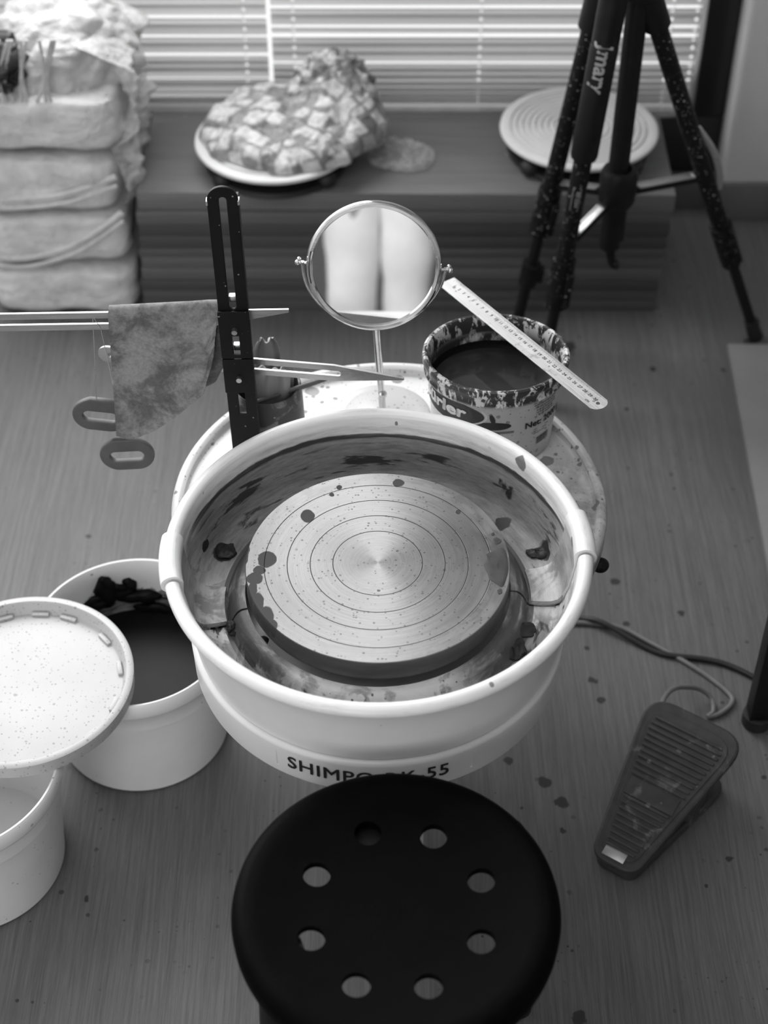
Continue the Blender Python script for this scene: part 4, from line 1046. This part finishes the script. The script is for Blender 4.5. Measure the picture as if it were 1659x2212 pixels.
# ------------------------------------------------------------------ foot pedal and cables
pa_, pb_ = atz(1279, 1838, .030), atz(1372, 1890, .030); pc_, pd_ = atz(1398, 1520, .088), atz(1603, 1618, .088)
near = (pa_ + pb_) / 2; far = (pc_ + pd_) / 2
ped = thing('foot_pedal', 'dark ribbed foot pedal on the floor right of the stool', 'foot pedal', (near.x, near.y, 0), (0, 0, math.atan2(far.y - near.y, far.x - near.x) - PI / 2))
PI_ = ped.rotation_euler.z
Lp = Vector((far.x - near.x, far.y - near.y)).length; wn, wf = .058, .142
slope = math.atan2(.058, Lp)
Ls = Lp / math.cos(slope) + .014
def trap(l0, l1, w0, w1, r):
    pts = [(-w0 / 2, l0), (w0 / 2, l0), (w1 / 2, l1), (-w1 / 2, l1)]; out = []
    for i in range(4):
        p, a_, b_ = Vector(pts[i]), Vector(pts[i - 1]), Vector(pts[(i + 1) % 4]); u1 = (a_ - p).normalized(); u2 = (b_ - p).normalized(); rr_ = r[i]
        for k in range(7):
            t = k / 6; out.append(tuple((p + u1 * rr_).lerp(p, t).lerp(p.lerp(p + u2 * rr_, t), t)))
    return out
ol = trap(0, Ls, wn, wf, (.018, .018, .038, .038))
tre = plate([ol], .012, .0035)
parts = [tre, move(plate([trap(.010, Ls - .012, wn - .012, wf - .016, (.014, .014, .036, .036))], .0020, .0008), T((0, 0, .0065)))]
def wat(l): return wn + (wf - wn) * l / Ls - .024
l = .020
while l < Ls - .020:
    if not (.092 < l < .118):
        w_ = wat(l) * (1 if l < Ls - .05 else max(.3, 1 - ((l - Ls + .05) / .05) ** 2 * .45))
        parts.append(move(box(-w_ / 2, w_ / 2, -.0022, .0022, 0, .0026, .001), T((0, l, .0070))))
    l += .0086
parts.append(move(box(-wat(.105) / 2, wat(.105) / 2, -.013, .013, 0, .0022, .0008), T((0, .105, .0070))))
add('treadle', move(join(*parts), RX(slope), T((0, 0, .026))), 'pedal', ped)
bs = join(move(plate([trap(.006, Lp - .004, wn - .006, wf - .016, (.014, .014, .03, .03))], .016, .003), T((0, 0, .0085))), move(box(-.030, .030, -.012, .012, .014, .028, .003), T((0, .03, 0))), box(-.052, .052, Lp * .55, Lp * .80, .012, .036, .006))
add('pedal_base', bs, 'pedal', ped)
add('heel_plate', move(box(-.019, .012, -.004, .010, 0, .0016, .0005), RX(slope), T((0, .006, .0345))), 'silver', ped, label='bare metal plate')
def loc_(p): q = Vector(p) - Vector((near.x, near.y, 0)); return RZ(-PI_) @ q
cab = [atz(x, y, zz) for x, y, zz in ((1428, 1530, .066), (1436, 1506, .058), (1455, 1488, .048), (1482, 1484, .035), (1512, 1489, .02), (1536, 1508, .010), (1541, 1536, .006), (1530, 1548, .004), (1556, 1541, .004), (1580, 1520, .004), (1576, 1500, .004), (1530, 1462, .004), (1470, 1424, .004), (1400, 1386, .004), (1340, 1356, .004), (1270, 1346, .004), (1200, 1346, .004), (1120, 1360, .004))]
add('cable', tube(smoothpath([loc_(p) for p in cab], 8), .0036, 10), 'cable', ped, label='grey cable looping to the wheel')
pc = [atz(x, y, .0045) for x, y in ((1100, 1300), (1190, 1312), (1250, 1334), (1300, 1352), (1400, 1400), (1450, 1416), (1520, 1424), (1570, 1436), (1630, 1464), (1700, 1510), (1800, 1560))]
pc = [p if not (1 < i < 5) else p for i, p in enumerate(pc)]
for i in (3,): pc[i].z = .0115
o = add('power_cord', tube([p - pc[0] for p in smoothpath(pc, 8)], .0042, 10), 'blackcable', None, pc[0]); tag(o, 'black power cord on the floor running right behind the table leg', 'cord')

# ------------------------------------------------------------------ table at the right edge and the board below it
lp = atz(1632, 1562, 0)
tab = thing('work_table', 'dark-legged work table at the right edge, one black leg in view', 'table', (lp.x, lp.y, 0))
for x, y in ((0, 0), (.62, 0), (0, -.62), (.62, -.62)):
    lg = add('leg', box(x - .0145, x + .0145, y - .0145, y + .0145, .02, .72, .002), 'black', tab)
    add('leg_foot', cyl(.0205, 0, .024, 20, .003, (x, y)), 'rubber', lg)
add('apron', join(box(-.0, .62, -.012, .012, .67, .72, .002), box(-.0, .62, -.632, -.608, .67, .72, .002), box(-.012, .012, -.62, 0, .67, .72, .002), box(.608, .632, -.62, 0, .67, .72, .002)), 'black', tab)
add('table_top', box(-.02, .66, -.66, .035, .7202, .745, .003), 'table', tab)
pb = [atz(1572, 741, .018), atz(1655, 1190, .018)]
an = math.atan2(pb[1].y - pb[0].y, pb[1].x - pb[0].x)
o = add('floor_board', box(0, .42, -.62, 0, 0, .017, .0015), 'pale', None, (pb[0].x, pb[0].y, .0005), (0, 0, an + PI / 2)); tag(o, 'pale thin board lying on the floor at the right edge', 'board')

# ------------------------------------------------------------------ the person seen in the mirror
def skin_mesh(vs, es, root=0, sub=2):
    me = bpy.data.meshes.new('s'); me.from_pydata([v[0] for v in vs], es, []); o = bpy.data.objects.new('s', me); COL.objects.link(o)
    o.modifiers.new('k', 'SKIN'); 
    for i, v in enumerate(vs):
        r = v[1]; me.skin_vertices[0].data[i].radius = r if hasattr(r, '__len__') else (r, r); me.skin_vertices[0].data[i].use_root = i == root
    sm = o.modifiers.new('d', 'SUBSURF'); sm.levels = sm.render_levels = sub
    return grab(o)
PX, PY = -.010, -.52
per = None
vs = [((0, 0, .90), (.13, .10)), ((0, 0, 1.08), (.115, .085)), ((0, 0, 1.28), (.15, .095)), ((0, .0, 1.39), (.11, .075)), ((0, .015, 1.45), .052), ((0, .03, 1.52), .062), ((0, .035, 1.60), (.078, .092)), ((0, .03, 1.66), (.06, .075))]
es = [(0, 1), (1, 2), (2, 3), (3, 4), (4, 5), (5, 6), (6, 7)]
for s in (-1, 1):
    b_ = len(vs)
    # arms bent, hands raised in front of the chest as if holding something up
    vs += [((s * .17, 0, 1.38), .052), ((s * .215, .02, 1.13), .038), ((s * .12, .24, 1.24), .026), ((s * .10, .285, 1.285), (.036, .018))]
    es += [(3, b_), (b_, b_ + 1), (b_ + 1, b_ + 2), (b_ + 2, b_ + 3)]
    for k, (dx, ln) in enumerate(((-.028, .056), (-.009, .070), (.010, .074), (.028, .060))):
        q = len(vs); vs += [((s * (.10 + dx), .300, 1.318), .0095), ((s * (.097 + dx), .318, 1.318 + ln * .5), .0085), ((s * (.094 + dx), .345, 1.318 + ln * .8), .0075)]; es += [(b_ + 3, q), (q, q + 1), (q + 1, q + 2)]
    q = len(vs); vs += [((s * .060, .288, 1.285), .011), ((s * .040, .305, 1.312), .009)]; es += [(b_ + 3, q), (q, q + 1)]
    b_ = len(vs)
    vs += [((s * .075, 0, .82), .085), ((s * .066, .01, .47), .055), ((s * .07, -.02, .10), .038), ((s * .075, .02, .045), (.034, .03)), ((s * .08, .13, .03), (.034, .020))]
    es += [(0, b_), (b_, b_ + 1), (b_ + 1, b_ + 2), (b_ + 2, b_ + 3), (b_ + 3, b_ + 4)]
per = add('person', skin_mesh(vs, es), 'skin', None, (PX, PY, 0)); tag(per, 'person in pale trousers and dark shirt standing behind the stool, seen in the mirror', 'person')
tv = [((0, 0, .93), (.150, .115)), ((0, 0, .85), (.150, .115))]; te = [(0, 1)]
for s in (-1, 1):
    b_ = len(tv); tv += [((s * .078, .0, .76), (.082, .095)), ((s * .072, .008, .60), (.070, .082)), ((s * .0705, .012, .46), (.0600, .07)), ((s * .074, -.005, .30), (.058, .066)), ((s * .074, -.012, .10), (.060, .064))]
    te += [(1, b_), (b_, b_ + 1), (b_ + 1, b_ + 2), (b_ + 2, b_ + 3), (b_ + 3, b_ + 4)]
add('trousers', displace(skin_mesh(tv, te), .010, 9, 3.), 'denim', per)
sv = [((0, 0, .90), (.145, .11)), ((0, 0, 1.08), (.132, .10)), ((0, 0, 1.28), (.165, .108)), ((0, 0, 1.40), (.12, .085))]; se = [(0, 1), (1, 2), (2, 3)]
for s in (-1, 1):
    b_ = len(sv); sv += [((s * .172, 0, 1.38), .066), ((s * .205, .012, 1.20), .056)]; se += [(3, b_), (b_, b_ + 1)]
add('shirt', skin_mesh(sv, se), 'shirt', per)
add('hair', move(ball(.098, (0, 0, 0), (.92, 1.05, .95), 28), T((0, .012, 1.645))), 'hair', per)
for s in (-1, 1):
    add('eye', ball(.010, (s * .031, .118, 1.60)), 'hair', per); add('ear', ball(.02, (s * .080, .03, 1.585), (.4, .8, 1.3)), 'skin', per)
    add('shoe', move(subdiv_box(.046, .135, .045, 8, 3), T((s * .078, .055, .045))), 'shoe', per)
add('nose', ball(.015, (0, .128, 1.575), (.8, 1, 1.4)), 'skin', per); add('mouth', ball(.020, (0, .116, 1.537), (1.1, .4, .28)), 'skin', per)

# ------------------------------------------------------------------ light
w = bpy.data.worlds.new('sky'); S.world = w; w.use_nodes = True
bg = w.node_tree.nodes['Background']; bg.inputs[0].default_value = (1, 1, 1, 1)
tc = w.node_tree.nodes.new('ShaderNodeTexCoord'); sx = w.node_tree.nodes.new('ShaderNodeSeparateXYZ'); mr = w.node_tree.nodes.new('ShaderNodeMapRange')
w.node_tree.links.new(tc.outputs['Generated'], sx.inputs[0]); w.node_tree.links.new(sx.outputs[2], mr.inputs[0])
mr.inputs[1].default_value = -.1; mr.inputs[2].default_value = .4; mr.inputs[3].default_value = 1.35; mr.inputs[4].default_value = 2.4   # pale ground, brighter overcast sky
w.node_tree.links.new(mr.outputs[0], bg.inputs[1])
def area(name, loc, rot, sx, sy, power):
    l = bpy.data.lights.new(name, 'AREA'); l.shape = 'RECTANGLE'; l.size = sx; l.size_y = sy; l.energy = power
    o = bpy.data.objects.new(name, l); COL.objects.link(o); o.location = loc; o.rotation_euler = rot; return o
area('window_daylight', (-1.15, 2.66, 1.45), (R(-82), 0, R(0)), 2.1, 1.75, 96)
area('overhead_fill', (-.5, .3, 2.55), (0, 0, 0), 1.5, 1.5, 15)  # added soft fill from above, no real lamp known there
w2 = struct(add('fill_frame', join(box(-2.56, -.04, -2.6, -2.53, .64, .70), box(-2.56, -.04, -2.6, -2.53, 2.30, 2.36), box(-2.56, -2.50, -2.6, -2.53, .70, 2.30), box(-.10, -.04, -2.6, -2.53, .70, 2.30)), 'frame', smooth=False))  # made-up frame set round the fill light behind the camera
area('front_fill', (-1.3, -2.5, 1.5), (R(90), 0, 0), 2.4, 1.6, 54)  # added fill for camera-facing surfaces, no known window behind it

vs_ = S.view_settings; vs_.view_transform = 'Standard'; vs_.look = 'None'; vs_.gamma = 1; vs_.use_curve_mapping = False; vs_.exposure = 0
S.cycles.max_bounces = 8; S.cycles.diffuse_bounces = 4; S.cycles.glossy_bounces = 4; S.cycles.transparent_max_bounces = 12
S.cycles.caustics_reflective = False; S.cycles.caustics_refractive = False; S.cycles.sample_clamp_indirect = 6
